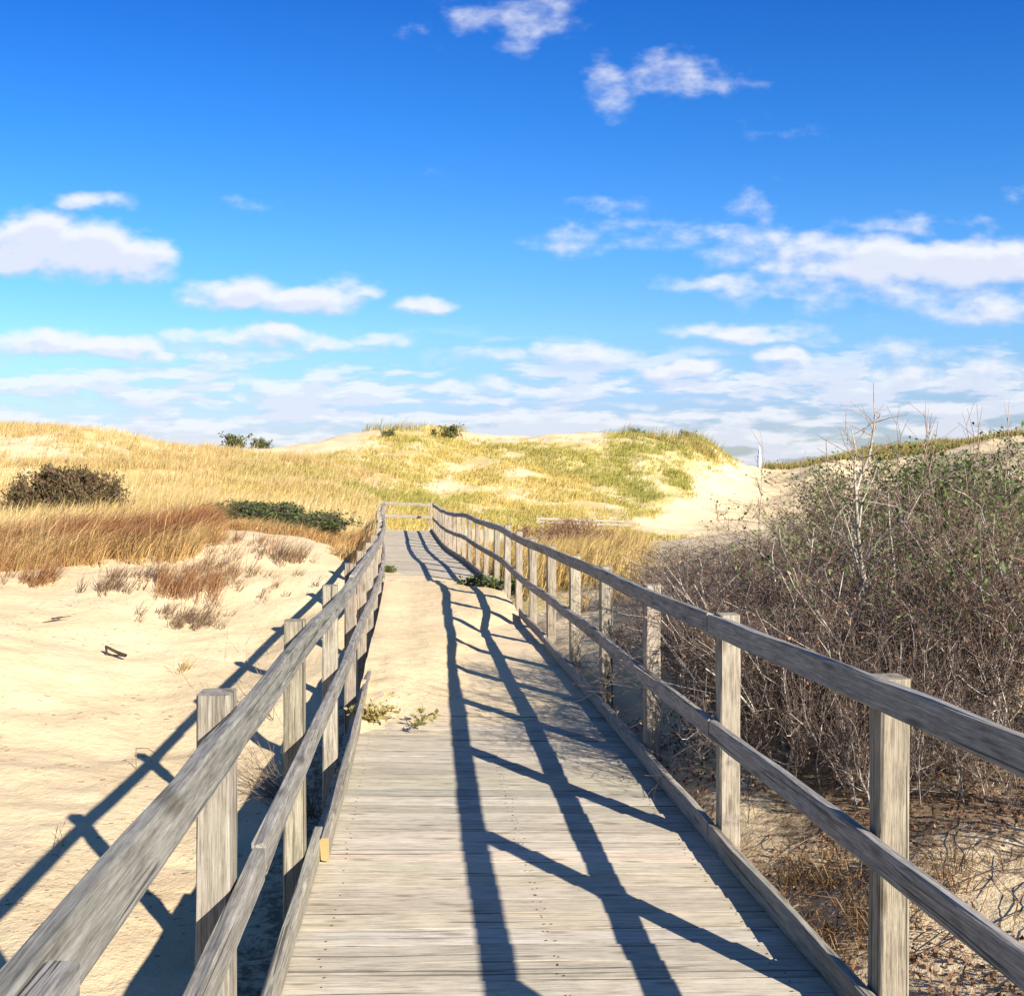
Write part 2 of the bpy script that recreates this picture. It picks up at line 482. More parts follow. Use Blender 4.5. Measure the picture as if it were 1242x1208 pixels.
# ------------------------------------------------------------------ ground
CTRL = [  # photograph pixel and distance in metres
    (10, 1090, 5.3), (130, 980, 7.0), (225, 902, 9.1), (-200, 1090, 5.2), (-300, 1300, 3.6), (-100, 1400, 3.4), (-60, 900, 8.2), (0, 800, 10.2),
    (100, 780, 11.5), (150, 740, 13), (60, 720, 13.6), (0, 700, 14.2), (130, 700, 14.5), (220, 670, 16.2), (290, 651, 17), (380, 672, 16.5), (430, 692, 15.9),
    (250, 750, 13.5), (320, 795, 11.8), (260, 850, 10), (400, 790, 11.6),
    (290, 642, 19), (330, 640, 21), (200, 640, 21), (60, 650, 20), (0, 660, 19), (100, 622, 29), (0, 620, 30), (250, 605, 36), (400, 628, 28), (440, 640, 26),
    (0, 565, 45), (0, 521, 58), (100, 522, 58), (150, 531, 58), (210, 545, 60), (150, 575, 45), (270, 548, 63), (-150, 520, 58), (-300, 525, 58), (-300, 620, 30), (-300, 700, 17), (-300, 800, 10),
    (0, 560, 82), (100, 560, 82), (220, 565, 84), (-200, 560, 82),
    (330, 546, 69), (400, 531, 72), (470, 524, 74), (540, 524, 74), (620, 530, 75), (700, 527, 76), (780, 530, 76), (840, 534, 76), (868, 548, 76), (892, 568, 76), (915, 578, 76), (960, 580, 76), (1000, 564, 74), (1045, 573, 76),
    (1100, 575, 76), (940, 574, 95), (1050, 550, 97), (1150, 547, 97), (1242, 545, 97), (1500, 540, 97),
    (480, 640, 42), (540, 638, 42), (620, 640, 43), (700, 643, 44), (740, 644, 45), (800, 640, 47), (860, 615, 56), (900, 598, 65), (1000, 600, 62), (1100, 620, 50), (1000, 640, 42),
    (540, 580, 57), (700, 580, 58), (810, 583, 60), (400, 585, 50), (300, 575, 50),
    (640, 688, 20), (700, 700, 17), (720, 750, 12), (715, 792, 10), (800, 900, 6.6), (890, 1028, 4.75), (930, 1082, 4.3), (1000, 1215, 3.4), (1242, 960, 4.6), (1500, 1000, 4), (1200, 800, 7), (1242, 700, 9.5), (1000, 765, 8.5),
    (900, 735, 10.5), (1100, 680, 12), (850, 695, 14), (800, 678, 20), (900, 660, 20), (1000, 640, 22), (1242, 640, 20), (780, 660, 30), (900, 645, 32), (1242, 620, 35), (1600, 650, 20), (1600, 600, 60), (1600, 900, 6),
]
cp = [((a - 621) / F * y, y, (b - 569) / F * y) for a, b, y in CTRL]
for y in (-5, -2, 1):
    cp += [(-1.5, y, 2.3), (-5, y, 2.35), (-10, y, 2.2), (2.1, y, 1.6), (4, y, 1.45), (9, y, 1.3)]
for y in (110, 124):
    for uu in (-.5, -.25, 0, .2, .3, .5, .8):
        cp.append((uu * y, y, 2.2 if y < 120 else 3.2))
for y in (2, 5, 8):
    cp.append((float(xC(y)), y, float(sR(y)) + .5))
for y in (11, 14, 17, 20, 24, 28, 33, 37):
    cp.append((float(xC(y)), y, float(sR(y)) + .12))
cp = np.array(cp)
def warp(x, y): return np.stack([x / (y + 8) * 2.2, np.log(y + 8)], -1)
def kern(r2): return np.where(r2 > 1e-12, r2 * np.log(r2 + 1e-12), 0)
_W = warp(cp[:, 0], cp[:, 1])
_n = len(cp)
_K = kern(((_W[:, None] - _W[None]) ** 2).sum(-1)) + np.eye(_n) * 2e-4
_Pm = np.concatenate([np.ones((_n, 1)), _W], 1)
_A = np.block([[_K, _Pm], [_Pm.T, np.zeros((3, 3))]])
_sol = np.linalg.solve(_A, np.concatenate([cp[:, 2], np.zeros(3)]))

def ground_z(x, y):
    x = np.asarray(x, float); y = np.asarray(y, float)
    shp = x.shape; x = x.ravel(); y = y.ravel()
    W = warp(x, np.maximum(y, -7.0))
    S = np.empty(len(x))
    for i in range(0, len(x), 20000):
        w = W[i:i + 20000]
        k = kern(((w[:, None] - _W[None]) ** 2).sum(-1))
        S[i:i + 20000] = k @ _sol[:_n] + _sol[_n] + w @ _sol[_n + 1:]
    # lumps and hollows growing with the scale of the dunes
    amp = np.clip(y * .0042, .035, .30)
    sc = 1.0 / np.clip(y * .055, .7, 4.0)
    near = (fbm(x * 1.3, y * 1.3, 3) - .5) * .16
    far = (fbm(x * .33, y * .33, 8) - .5) * .9
    f = smooth(14, 40, y)
    S = S + near * (1 - f) + far * f * smooth(36, 48, y)
    S = S + (fbm(x * 4.5, y * 4.5, 21) - .5) * .03 * (1 - smooth(20, 40, y))
    # hold it under the boards
    d = x - xC(np.clip(y, -6, 42)); ds = sR(np.clip(y, -6, 42))
    on = (1 - smooth(.965, np.where(d > 0, 1.10, 1.3), np.abs(d))) * (1 - smooth(38.5, 41, y))
    S = np.where(on > 0, np.maximum(S, S * (1 - on) + on * np.maximum(S, ds + np.where(d > .8, .075, .13))), S)
    # fall away to the beach behind the last dunes
    b = smooth(112, 190, y)
    S = S * (1 - b) + 9.0 * b
    return (CZ - S).reshape(shp)

def P2W(px, Y): return (px - 621) / F * Y

def veg_mask(x, y):
    """0 bare sand .. 1 grass covered"""
    u = 621 + F * x / np.maximum(y, 1)
    n = fbm(x * .25, y * .25, 40)
    v = np.zeros_like(x)
    # left plain and ridge
    line = np.interp(u, [-400, 0, 60, 130, 230, 290, 360, 440, 480], [13, 14.6, 15.5, 15.6, 17.2, 18.2, 18.4, 17.5, 19])
    left = smooth(-.6, .8, y - line + (n - .5) * 2.5) * (x < xC(np.clip(y, 0, 42)) - 1.0)
    v = np.maximum(v, left)
    # the middle dune
    bnd = np.interp(y, [40, 45, 50, 56, 65, 76, 90], [900, 760, 800, 832, 862, 884, 900])
    mid = smooth(40, 44, y) * (1 - smooth(-14, 10, u - bnd + (n - .5) * 40))
    v = np.maximum(v, mid)
    # bare sand near the crests and in patches
    bare = (smooth(57, 63, y) * smooth(245, 270, u) * (1 - smooth(430, 480, u)) * 1.0
            + smooth(66, 71, y) * smooth(540, 570, u) * (1 - smooth(725, 760, u))
            + smooth(44, 50, y) * (1 - smooth(53, 57, y)) * (1 - smooth(30, 130, u)) * .95)
    v = v * (1 - np.clip(bare, 0, 1))
    # right of the walk
    rt = smooth(12, 15, y) * (1 - smooth(30, 36, y)) * (1 - smooth(745, 815, u)) * (x > xC(np.clip(y, 0, 42)) + 1.0) * .9
    v = np.maximum(v, rt)
    fr = smooth(84, 90, y) * smooth(920, 960, u)
    v = np.maximum(v, fr)
    pk = smooth(.38, .58, fbm(x * .5, y * .5, 77, 5))
    return v * (.45 + .55 * pk)

def build_ground():
    rows = np.concatenate([np.linspace(-6, 2, 30)[:-1], np.geomspace(2 + 4, 30 + 4, 300) - 4])
    rows = np.concatenate([rows, np.linspace(30, 112, 190)[1:], np.linspace(112, 200, 24)[1:]])
    us = np.linspace(-1.25, 1.25, 620)
    Y, U = np.meshgrid(rows, us, indexing='ij')
    X = U * (Y + 14)
    Z = ground_z(X, Y)
    nr, nc = X.shape
    idx = np.arange(nr * nc).reshape(nr, nc)
    q = np.stack([idx[:-1, :-1], idx[:-1, 1:], idx[1:, 1:], idx[1:, :-1]], -1).reshape(-1, 4)
    vg = veg_mask(X.ravel(), Y.ravel())
    d = X.ravel() - xC(np.clip(Y.ravel(), 0, 42))
    yy = Y.ravel()
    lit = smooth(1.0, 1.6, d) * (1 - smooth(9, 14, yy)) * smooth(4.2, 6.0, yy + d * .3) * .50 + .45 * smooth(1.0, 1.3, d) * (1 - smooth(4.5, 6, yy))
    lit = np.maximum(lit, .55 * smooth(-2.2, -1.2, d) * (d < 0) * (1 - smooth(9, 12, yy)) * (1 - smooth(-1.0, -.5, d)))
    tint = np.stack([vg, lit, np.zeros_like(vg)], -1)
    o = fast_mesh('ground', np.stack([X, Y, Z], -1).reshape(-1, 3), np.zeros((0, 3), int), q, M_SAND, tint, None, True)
    tag(o, kind='structure')
build_ground()

def build_sea():
    m, nt, b, out = new_mat('sea_water')
    k = NB(nt)
    geo = nt.nodes.new('ShaderNodeNewGeometry')
    n = k.noise(k.vmul(geo.outputs['Position'], (.02, .1, 1)), 1, 5)
    nt.links.new(k.ramp(n, [(.4, (.015, .05, .09)), (.65, (.03, .09, .14))]), b.inputs['Base Color'])
    b.inputs['Roughness'].default_value = .25; b.inputs['Specular IOR Level'].default_value = .5
    k.bump(n, .6, .6, b)
    s = 30000
    o = fast_mesh('sea', np.array([[-s, 150, CZ - 7.5], [s, 150, CZ - 7.5], [s, s, CZ - 7.5], [-s, s, CZ - 7.5]], float),
                  np.zeros((0, 3), int), np.array([[0, 1, 2, 3]]), m)
    tag(o, kind='structure')
build_sea()

# ------------------------------------------------------------------ timber
def board(acc, pts, ups, sides, w, h, tint=(1, 1, 1), ch=.005, jit=.0015, mi=0, capmi=None, edge=1.0):
    """a bevelled board along pts; w along sides, h along ups"""
    pts = np.asarray(pts, float); n = len(pts)
    prof = np.array([(-w / 2 + ch, -h / 2), (w / 2 - ch, -h / 2), (w / 2, -h / 2 + ch), (w / 2, h / 2 - ch),
                     (w / 2 - ch, h / 2), (-w / 2 + ch, h / 2), (-w / 2, h / 2 - ch), (-w / 2, -h / 2 + ch)])
    off = RNG.random(3) * 40
    s = 0; V = []; W = []
    for i in range(n):
        if i: s += np.linalg.norm(pts[i] - pts[i - 1])
        j = prof + RNG.normal(0, jit, prof.shape)
        V.append(pts[i] + j[:, :1] * sides[i] + j[:, 1:] * ups[i])
        W.append(np.stack([np.full(8, s), j[:, 0], j[:, 1]], -1) + off)
    f = []
    for i in range(n - 1):
        for k in range(8):
            a, b2 = i * 8 + k, i * 8 + (k + 1) % 8
            f.append([a, b2, b2 + 8, a + 8])
    if edge != 1.0:   # board sides and undersides tinted dark: shade of the gaps painted in
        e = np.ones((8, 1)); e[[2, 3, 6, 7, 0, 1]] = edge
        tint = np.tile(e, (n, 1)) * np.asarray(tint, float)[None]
    acc.add(np.concatenate(V), f, np.concatenate(W), tint, mi)
    n0 = acc.n - 8 * n
    for ring, rev in ((0, True), (n - 1, False)):
        r = [n0 + ring * 8 + k for k in range(8)]
        acc.f.append(r[::-1] if rev else r); acc.mi.append(mi if capmi is None else capmi)

def rtint(a=.12):
    g = 1 + RNG.normal(0, a)
    return np.clip(np.array([g * (1 + RNG.normal(0, .02)), g, g * (1 + RNG.normal(0, .03))]), .6, 1.4)

UP = np.array([0, 0, 1.0])

def build_boardwalk():
    root = empty('boardwalk', deck_pt(0, 0))
    tag(root, 'grey plank boardwalk running down to the dunes, partly buried under blown sand', 'boardwalk')
    base = np.array(root.location)
    acc = Acc()
    s = -5.0; sandy = []
    while s < 38.6:
        wd = .138
        t = tang(s); side = t; r = np.array([t[1], -t[0], 0])
        a = deck_pt(-.955 - RNG.random() * .015, s); b = deck_pt(.955 + RNG.random() * .015, s)
        k = np.linspace(0, 1, 9)[:, None]
        dz = RNG.normal(0, .0012)
        P = a * (1 - k) + b * k + UP * (dz - .018) + UP * RNG.normal(0, .0012, (9, 1))
        up = np.cross(b - a, t); up /= np.linalg.norm(up); up *= np.sign(up[2])
        n0 = acc.n
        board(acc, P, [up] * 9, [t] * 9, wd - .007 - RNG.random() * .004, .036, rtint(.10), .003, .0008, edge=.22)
        d = np.repeat(np.linspace(-.95, .95, 9), 8)
        sv = smooth(5.6, 8.5, s) * (1 - smooth(17.5, 20, s)) * (.95 - .38 * smooth(-.2, .8, d)) + .10 + .12 * smooth(20, 30, s)
        sandy.append(sv)
        if -1 < s < 24:
            for dn in (-.80, .0, .02, .78):
                for e in (-.035, .035):
                    q = deck_pt(dn + RNG.normal(0, .008), s + e + RNG.normal(0, .006), .0022 + dz)
                    rr = .0042
                    ang = np.arange(6) * math.pi / 3
                    acc.add(np.stack([q[0] + rr * np.cos(ang), q[1] + rr * np.sin(ang), np.full(6, q[2])], -1), [list(range(6))], None, (1, 1, 1), 1)
                    sandy.append(np.zeros(6))
        s += wd
    o = acc.build('deck', [M_DECK, M_NAIL], None)
    at = o.data.attributes.new('sandy', 'FLOAT', 'POINT')
    at.data.foreach_set('value', np.concatenate(sandy).astype(np.float32))
    o.parent = root; o.location = -base
    # stringers
    for d in (-.78, 0, .78):
        ac = Acc(); ys = np.linspace(-5, 38.5, 90)
        P = [deck_pt(d, y, -.038 - .09) for y in ys]
        board(ac, P, [UP] * 90, [np.array([1, 0, 0.])] * 90, .05, .17, rtint())
        o = ac.build('joist', M_KERB); o.parent = root; o.location = -base
    # kerb boards: right in butt joints, left in lapped joints
    def kerb(d, y0, y1, dz=0.0, endgrain=False):
        n = max(3, int((y1 - y0) / .35)); ys = np.linspace(y0, y1, n)
        P = [deck_pt(d, y, .004 + .05 + dz + RNG.normal(0, .002)) for y in ys]
        sd = [np.array([tang(y)[1], -tang(y)[0], 0]) for y in ys]
        ac = Acc(); board(ac, P, [UP] * n, sd, .039, .1, rtint(.08), .006, .0022)
        mats = [M_KERB]
        if endgrain:
            ac.mi[-2] = 1; mats = [M_KERB, M_ENDGRAIN]
        o = ac.build('kerb_board', mats); o.parent = root; o.location = -base
    for y0, y1, dz in ((-5, 4.68, 0), (4.69, 10.75, .006), (10.77, 13.2, .03), (15.4, 21.6, .0), (21.62, 27.6, .004), (27.62, 33.5, 0), (33.52, 38.5, 0)):
        kerb(.93, y0, y1, dz)
    kerb(-.93, -5, 4.62, 0)
    kerb(-.888, 4.45, 10.4, .004, True)
    kerb(-.93, 10.2, 16.0, .01)
    for y0, y1 in ((17, 23), (23.02, 29), (29.02, 35), (35.02, 38.5)):
        kerb(-.93, y0, y1, 0)
    return root
build_boardwalk()

def bank_post(root, base, d, y, top, bottom, m=M_POST, w=.095):
    p0 = deck_pt(d, y, bottom); p1 = deck_pt(d, y, top)
    lean = RNG.normal(0, .006, 2)
    p1[:2] += lean
    t = tang(y); r = np.array([t[1], -t[0], 0]); n = 9
    a = RNG.normal(0, .03); t2 = t * math.cos(a) + r * math.sin(a); r2 = r * math.cos(a) - t * math.sin(a)
    k = np.linspace(0, 1, n)[:, None]
    ac = Acc(); board(ac, p0 * (1 - k) + p1 * k, [t2] * n, [r2] * n, w, w, rtint(.09), .007, .0016)
    o = ac.build('post', m); o.parent = root; o.location = -base

def build_railing(side, posts, name, label, height, boards_top, boards_mid):
    y0 = posts[0]
    root = empty(name, deck_pt(side * .95, max(y0, 0)))
    tag(root, label, 'railing')
    base = np.array(root.location)
    for y in posts:
        bottom = -1.0 if y < 9 else -.5
        bank_post(root, base, side * (.95 + .05), y, height + .014 + RNG.normal(0, .008), bottom, w=.095 if side > 0 else .088)
    hj = {y: RNG.normal(0, .012) for y in posts}
    py = np.array(posts); ph = np.array([hj[y] for y in posts])
    for part, boards, hc in (('top_rail', boards_top, height - .048), ('middle_rail', boards_mid, .555)):
        for (a, b, off, dz) in boards:
            n = max(4, int((b - a) / .28)); ys = np.linspace(a, b, n)
            hh = np.interp(ys, py, ph) * (1 if part == 'top_rail' else .7)
            P = [deck_pt(side * (.95 - .021 - off), y, hc + dz + h2) for y, h2 in zip(ys, hh)]
            sd = [np.array([tang(y)[1], -tang(y)[0], 0]) for y in ys]
            ac = Acc(); board(ac, P, [UP] * n, sd, .038, .096 if part == 'top_rail' else .094, rtint(.07), .006, .0022)
            o = ac.build(part, M_RAIL); o.parent = root; o.location = -base

pr = [-3.1, -1.6, -.05, 1.5, 3.05, 4.65, 6.2, 7.7, 9.2, 10.8, 12.4, 14.0, 15.5, 17.0, 18.6, 20.1, 21.7, 23.2, 24.8, 26.4, 28.0, 29.6, 31.2, 32.8, 34.4, 36.0, 37.6]
pl = [-2.4, -.7, 1.0, 2.66, 4.3, 6.03, 7.8, 9.5, 11.2, 12.9, 14.5, 16.1, 17.7, 19.3, 20.9, 22.5, 24.1, 25.7, 27.3, 29.0, 30.7, 32.4, 34.2, 36.0, 37.6]
def spans(js, lap=0):
    out = []
    for i in range(len(js) - 1):
        out.append((js[i] + .006, js[i + 1] - .006, 0, RNG.normal(0, .006)))
    return out
build_railing(1, pr, 'wooden_railing', 'two-rail wooden railing on the side of the dense shrubs, its inner faces in shade', 1.10,
              spans([-4.5, 4.69, 10.9, 14.05, 20.15, 26.4, 32.8, 37.7]), spans([-4.5, 4.66, 10.8, 15.5, 21.7, 28.0, 34.4, 37.7]))
build_railing(-1, pl, 'wooden_railing', 'two-rail wooden railing on the open sand side, its inner faces sunlit', 1.06,
              [(-4, 1.23, .041, .0), (.75, 6.9, 0, .004)] + spans([6.9, 12.9, 17.7, 22.5, 27.3, 32.4, 37.7]),
              [(-4, 2.9, 0, 0)] + spans([2.9, 9.5, 14.5, 19.3, 25.7, 30.7, 37.7]))

def free_railing(name, label, pts, posts_at, height, bot, rail_h=.1):
    """a railing through given ground points (world)"""
    pts = np.array(pts, float)
    root = empty(name, pts[0]); tag(root, label, 'railing'); base = pts[0]
    seg = np.linalg.norm(np.diff(pts, axis=0), axis=1); cum = np.concatenate([[0], np.cumsum(seg)])
    def at(s): return np.array([np.interp(s, cum, pts[:, i]) for i in range(3)])
    for s in posts_at:
        p = at(s); ac = Acc()
        board(ac, [p + UP * bot, p + UP * (bot * .5), p + UP * .5, p + UP * (height + .03)], [np.array([0, 1., 0])] * 4, [np.array([1., 0, 0])] * 4, .1, .1, rtint(), .007)
        o = ac.build('post', M_POST); o.parent = root; o.location = -base
    for part, h in (('top_rail', height - .05), ('middle_rail', .55)):
        ss = np.linspace(0, cum[-1], max(3, int(cum[-1] / .6)))
        P = [at(s) + UP * h - np.array([0, .07, 0]) for s in ss]
        tv = pts[-1] - pts[0]; tv[2] = 0; tv /= np.linalg.norm(tv); sd = np.array([tv[1], -tv[0], 0])
        ac = Acc(); board(ac, P, [UP] * len(P), [sd] * len(P), .04, rail_h, rtint(), .006)
        o = ac.build(part, M_POST); o.parent = root; o.location = -base
a, b = deck_pt(-.9, 38.6), deck_pt(.9, 38.6)
free_railing('wooden_railing', 'short pale cross railing closing off the far end of the boardwalk', [a, b], [.0, 1.8], 1.08, -.5, .12)
g = [(P2W(650, 41), 41, 0), (P2W(700, 42), 42, 0), (P2W(770, 43), 43, 0)]
g = [(x, y, float(ground_z(np.array([x]), np.array([y]))[0])) for x, y, _ in g]
free_railing('wooden_railing', 'low weathered fence rail with dark posts at the foot of the sandy gap', g, [.3, 1.8, 2.15, 3.2, 4.0], .75, -.5, .1)

# ------------------------------------------------------------------ blown sand lying over the boards
def build_drift():
    ys = np.linspace(5.6, 20.5, 260); ds = np.linspace(-.93, .93, 70)
    V = []
    for y in ys:
        t = tang(y)
        dd = ds
        n = fbm(dd * 2.2 + 3, np.full_like(dd, y * 1.3), 5); n2 = fbm(dd * 7, np.full_like(dd, y * 5), 9)
        fy = smooth(6.6, 9.2, y + (n - .5) * 1.8 - (dd + .9) * .9) * (1 - smooth(15.2, 19.4, y + (n - .5) * 3.2 + (dd + .9) * .35))
        edge = np.interp(y, [6, 8, 10, 12, 13.2, 14.5, 16.5, 19], [-.25, .0, .12, .3, .9, 1.3, 1.2, .4])
        fd = 1 - smooth(-.55, .18, dd - edge + (n - .5) * .5)
        th = .125 * fy * fd * (.75 + .5 * n) + .012 * (n2 - .5) * fy - .014
        # banked against the left rail
        th += .05 * fy * (1 - smooth(-.93, -.5, dd))
        for d_, h_ in zip(dd, th):
            V.append(deck_pt(d_, y, h_))
    V = np.array(V); nr, nc = len(ys), len(ds)
    idx = np.arange(nr * nc).reshape(nr, nc)
    q = np.stack([idx[:-1, :-1], idx[:-1, 1:], idx[1:, 1:], idx[1:, :-1]], -1).reshape(-1, 4)
    o = fast_mesh('sand_drift', V, np.zeros((0, 3), int), q, M_DRIFT, None, None, True)
    tag(o, 'pale blown sand lying in a tongue over the boardwalk planks', 'sand', kind='stuff')
build_drift()

# ------------------------------------------------------------------ grass
def blades(P, H, W, lean, leandir, tint, curve=.6):
    """5-vertex blades"""
    n = len(P)
    ang = RNG.random(n) * 2 * math.pi
    wv = np.stack([np.cos(ang), np.sin(ang), np.zeros(n)], -1) * (W[:, None] / 2)
    ld = np.stack([np.cos(leandir), np.sin(leandir), np.zeros(n)], -1)
    up = np.array([0, 0, 1.0])
    mid = P + up * (H * .55)[:, None] + ld * (H * lean * .35)[:, None]
    tip = P + up * (H * (1 - .25 * lean))[:, None] + ld * (H * lean * (.6 + curve * .6))[:, None]
    P0 = P - up * .03
    V = np.stack([P0 - wv, P0 + wv, mid + wv * .75, mid - wv * .75, tip], 1).reshape(-1, 3)
    b = np.arange(n)[:, None] * 5
    q = b + np.array([[0, 1, 2, 3]]); t = b + np.array([[3, 2, 4]])
    return V, t, q, np.repeat(tint, 5, axis=0)

def tufts(X, Y, per, H, W, spread, lean, wind, cols, hj=.35):
    """tufts at X,Y -> blade arrays. cols: (n,3) tuft colours"""
    n = len(X); Z = ground_z(X, Y)
    i = np.repeat(np.arange(n), per); m = len(i)
    a = RNG.random(m) * 6.283; r = np.sqrt(RNG.random(m)) * spread[i]
    px = X[i] + np.cos(a) * r; py = Y[i] + np.sin(a) * r
    P = np.stack([px, py, Z[i]], -1)
    h = H[i] * (1 + RNG.normal(0, hj, m)).clip(.35, 1.7)
    ldx = np.cos(a) * .6 + math.cos(wind) * .8; ldy = np.sin(a) * .6 + math.sin(wind) * .8
    ld = np.arctan2(ldy, ldx) + RNG.normal(0, .35, m)
    le = (lean * (1 + RNG.normal(0, .4, m))).clip(.02, 1.6)
    c = cols[i] * (1 + RNG.normal(0, .16, (m, 1))) * (1 + RNG.normal(0, .04, (m, 3)))
    return blades(P, h, W[i] * (1 + RNG.normal(0, .2, m)).clip(.4, 2), le, ld, c.clip(.01, .9))

def join(parts):
    V, T, Q, C = [], [], [], []; n = 0
    for v, t, q, c in parts:
        V.append(v); T.append(t + n); Q.append(q + n); C.append(c); n += len(v)
    return np.concatenate(V), np.concatenate(T), np.concatenate(Q), np.concatenate(C)

def lerp_cols(f, a, b):
    return np.array(a)[None] * (1 - f[:, None]) + np.array(b)[None] * f[:, None]

def scatter(n, y0, y1, u0, u1):
    y = y0 + (y1 - y0) * RNG.random(n)
    x = P2W(u0 + (u1 - u0) * RNG.random(n), y)
    return x, y

def build_grass():
    # golden grass over the left plain and ridge
    x, y = scatter(60000, 18, 80, -160, 500)
    keep = RNG.random(len(x)) < veg_mask(x, y) * (.12 + .88 * smooth(.38, .56, fbm(x * .42, y * .42, 61))) * (1 - smooth(430, 500, 621 + F * x / y) * (y > 30)) * (y < 64 + 0 * x) * np.clip(y / 55, .2, 1)
    keep &= (x < xC(np.clip(y, 0, 42)) - 1.15) | (y > 42)
    x, y = x[keep], y[keep]; n = len(x)
    f = smooth(.35, .65, fbm(x * .2, y * .2, 91))
    cols = lerp_cols(f, (.64, .48, .23), (.52, .375, .16))
    gm = (RNG.random(n) < .10)[:, None]
    cols = np.where(gm, np.array([.36, .30, .09])[None], cols)
    A = tufts(x, y, 8, (.24 + .26 * RNG.random(n)) * np.where((621 + F * x / y > 255) & (y < 22), .4, 1), .010 + .00022 * y, .16 + .1 * RNG.random(n), .45, 0.2, cols)
    v, t, q, c = A
    o = fast_mesh('golden_grass', v, t, q, M_GRASS, c)
    tag(o, 'dry golden grass covering the plain and ridge left of the boardwalk', 'grass', kind='stuff')
    # yellow-green marram on the middle dune
    x, y = scatter(60000, 40, 82, 270, 935)
    keep = RNG.random(len(x)) < veg_mask(x, y) * smooth(.33, .58, fbm(x * .55, y * .55, 33)) * .95
    x, y = x[keep], y[keep]; n = len(x)
    u = 621 + F * x / y
    f = np.clip(smooth(.35, .68, fbm(x * .14, y * .14, 12)) * .8 + smooth(600, 840, u) * .35, 0, 1)
    cols = lerp_cols(f, (.60, .46, .15), (.34, .32, .075))
    A = tufts(x, y, 8, .11 + .17 * RNG.random(n), .018 + .00022 * y, .22 + .15 * RNG.random(n), .6, 0.1, cols)
    # sparse taller plumes along the crest
    xs, ys = scatter(2600, 70, 79, 340, 880)
    k2 = RNG.random(len(xs)) < veg_mask(xs, ys) * smooth(.42, .6, fbm(xs * .35, ys * .35, 52))
    xs, ys = xs[k2], ys[k2]; n2 = len(xs)
    B = tufts(xs, ys, 7, .45 + .4 * RNG.random(n2), np.full(n2, .03), np.full(n2, .2), .4, 0.1, lerp_cols(RNG.random(n2), (.40, .30, .1), (.2, .19, .06)))
    v, t, q, c = join([A, B])
    o = fast_mesh('dune_grass', v, t, q, M_GRASS, c)
    tag(o, 'short yellow-green dune grass over the big middle dune', 'grass', kind='stuff')
    # grass of the dune behind the sandy gap
    x, y = scatter(9000, 84, 104, 925, 1400)
    keep = RNG.random(len(x)) < .8
    x, y = x[keep], y[keep]; n = len(x)
    cols = lerp_cols(RNG.random(n), (.40, .30, .10), (.2, .19, .05))
    v, t, q, c = tufts(x, y, 7, .35 + .3 * RNG.random(n), np.full(n, .045), np.full(n, .3), .4, .1, cols)
    o = fast_mesh('dune_grass', v, t, q, M_GRASS, c)
    tag(o, 'olive and straw grass over the low dune beyond the sandy gap', 'grass', kind='stuff')
    # russet band behind the bare sand slope
    x, y = scatter(5200, 14.5, 24, -120, 470)
    u = 621 + F * x / y
    line = np.interp(u, [-400, 0, 60, 130, 230, 290, 360, 440, 480], [13, 14.6, 15.5, 15.6, 17.2, 18.4, 18.6, 17.5, 19])
    dd = y - line + (fbm(x * .6, y * .6, 5) - .5) * 2
    keep = (dd > np.where(fbm(x * .8, y * .8, 15) > .54, -1.1, 0)) & (RNG.random(len(x)) < 1 - smooth(2.5, 6, dd)) & (x < xC(np.clip(y, 0, 42)) - 1.3)
    keep &= (fbm(x * .7, y * .7, 64) > .43)
    x, y, u = x[keep], y[keep], u[keep]; n = len(x)
    f = np.clip(smooth(.36, .62, fbm(x * .45, y * .45, 71)) + .3 * (RNG.random(n) - .5) + smooth(1.2, 4.0, dd[keep]) * .6 + .25 * (u < 60), 0, 1)
    cols = lerp_cols(f, (.31, .13, .055), (.54, .37, .16))
    low = smooth(235, 275, u) * (1 - smooth(415, 440, u))
    cols = cols * (1 - low[:, None] * .6) + np.array([[.50, .33, .13]]) * low[:, None] * .6
    v, t, q, c = tufts(x, y, 22, (.26 + .34 * RNG.random(n)) * (1 - .62 * low), np.full(n, .011), np.full(n, .14), .85, 0.05, cols)
    o = fast_mesh('russet_grass', v, t, q, M_GRASS, c)
    tag(o, 'russet brown windswept grass along the top of the bare sand slope', 'grass', kind='stuff')
    # grass to the right of the walk
    x, y = scatter(9000, 12.5, 40, 560, 1000)
    keep = (x > xC(np.clip(y, 0, 42)) + 1.25) & (RNG.random(len(x)) < (1 - smooth(740, 815, 621 + F * x / y)) * veg_mask(x, y) * smooth(.34, .55, fbm(x * .5, y * .5, 19)))
    x, y = x[keep], y[keep]; n = len(x)
    cols = lerp_cols(RNG.random(n), (.50, .36, .13), (.36, .24, .09))
    v, t, q, c = tufts(x, y, 12, .28 + .28 * RNG.random(n), .009 + .0003 * y, np.full(n, .15), .5, .1, cols)
    o = fast_mesh('straw_grass', v, t, q, M_GRASS, c)
    tag(o, 'straw coloured grass behind the right-hand railing', 'grass', kind='stuff')
build_grass()

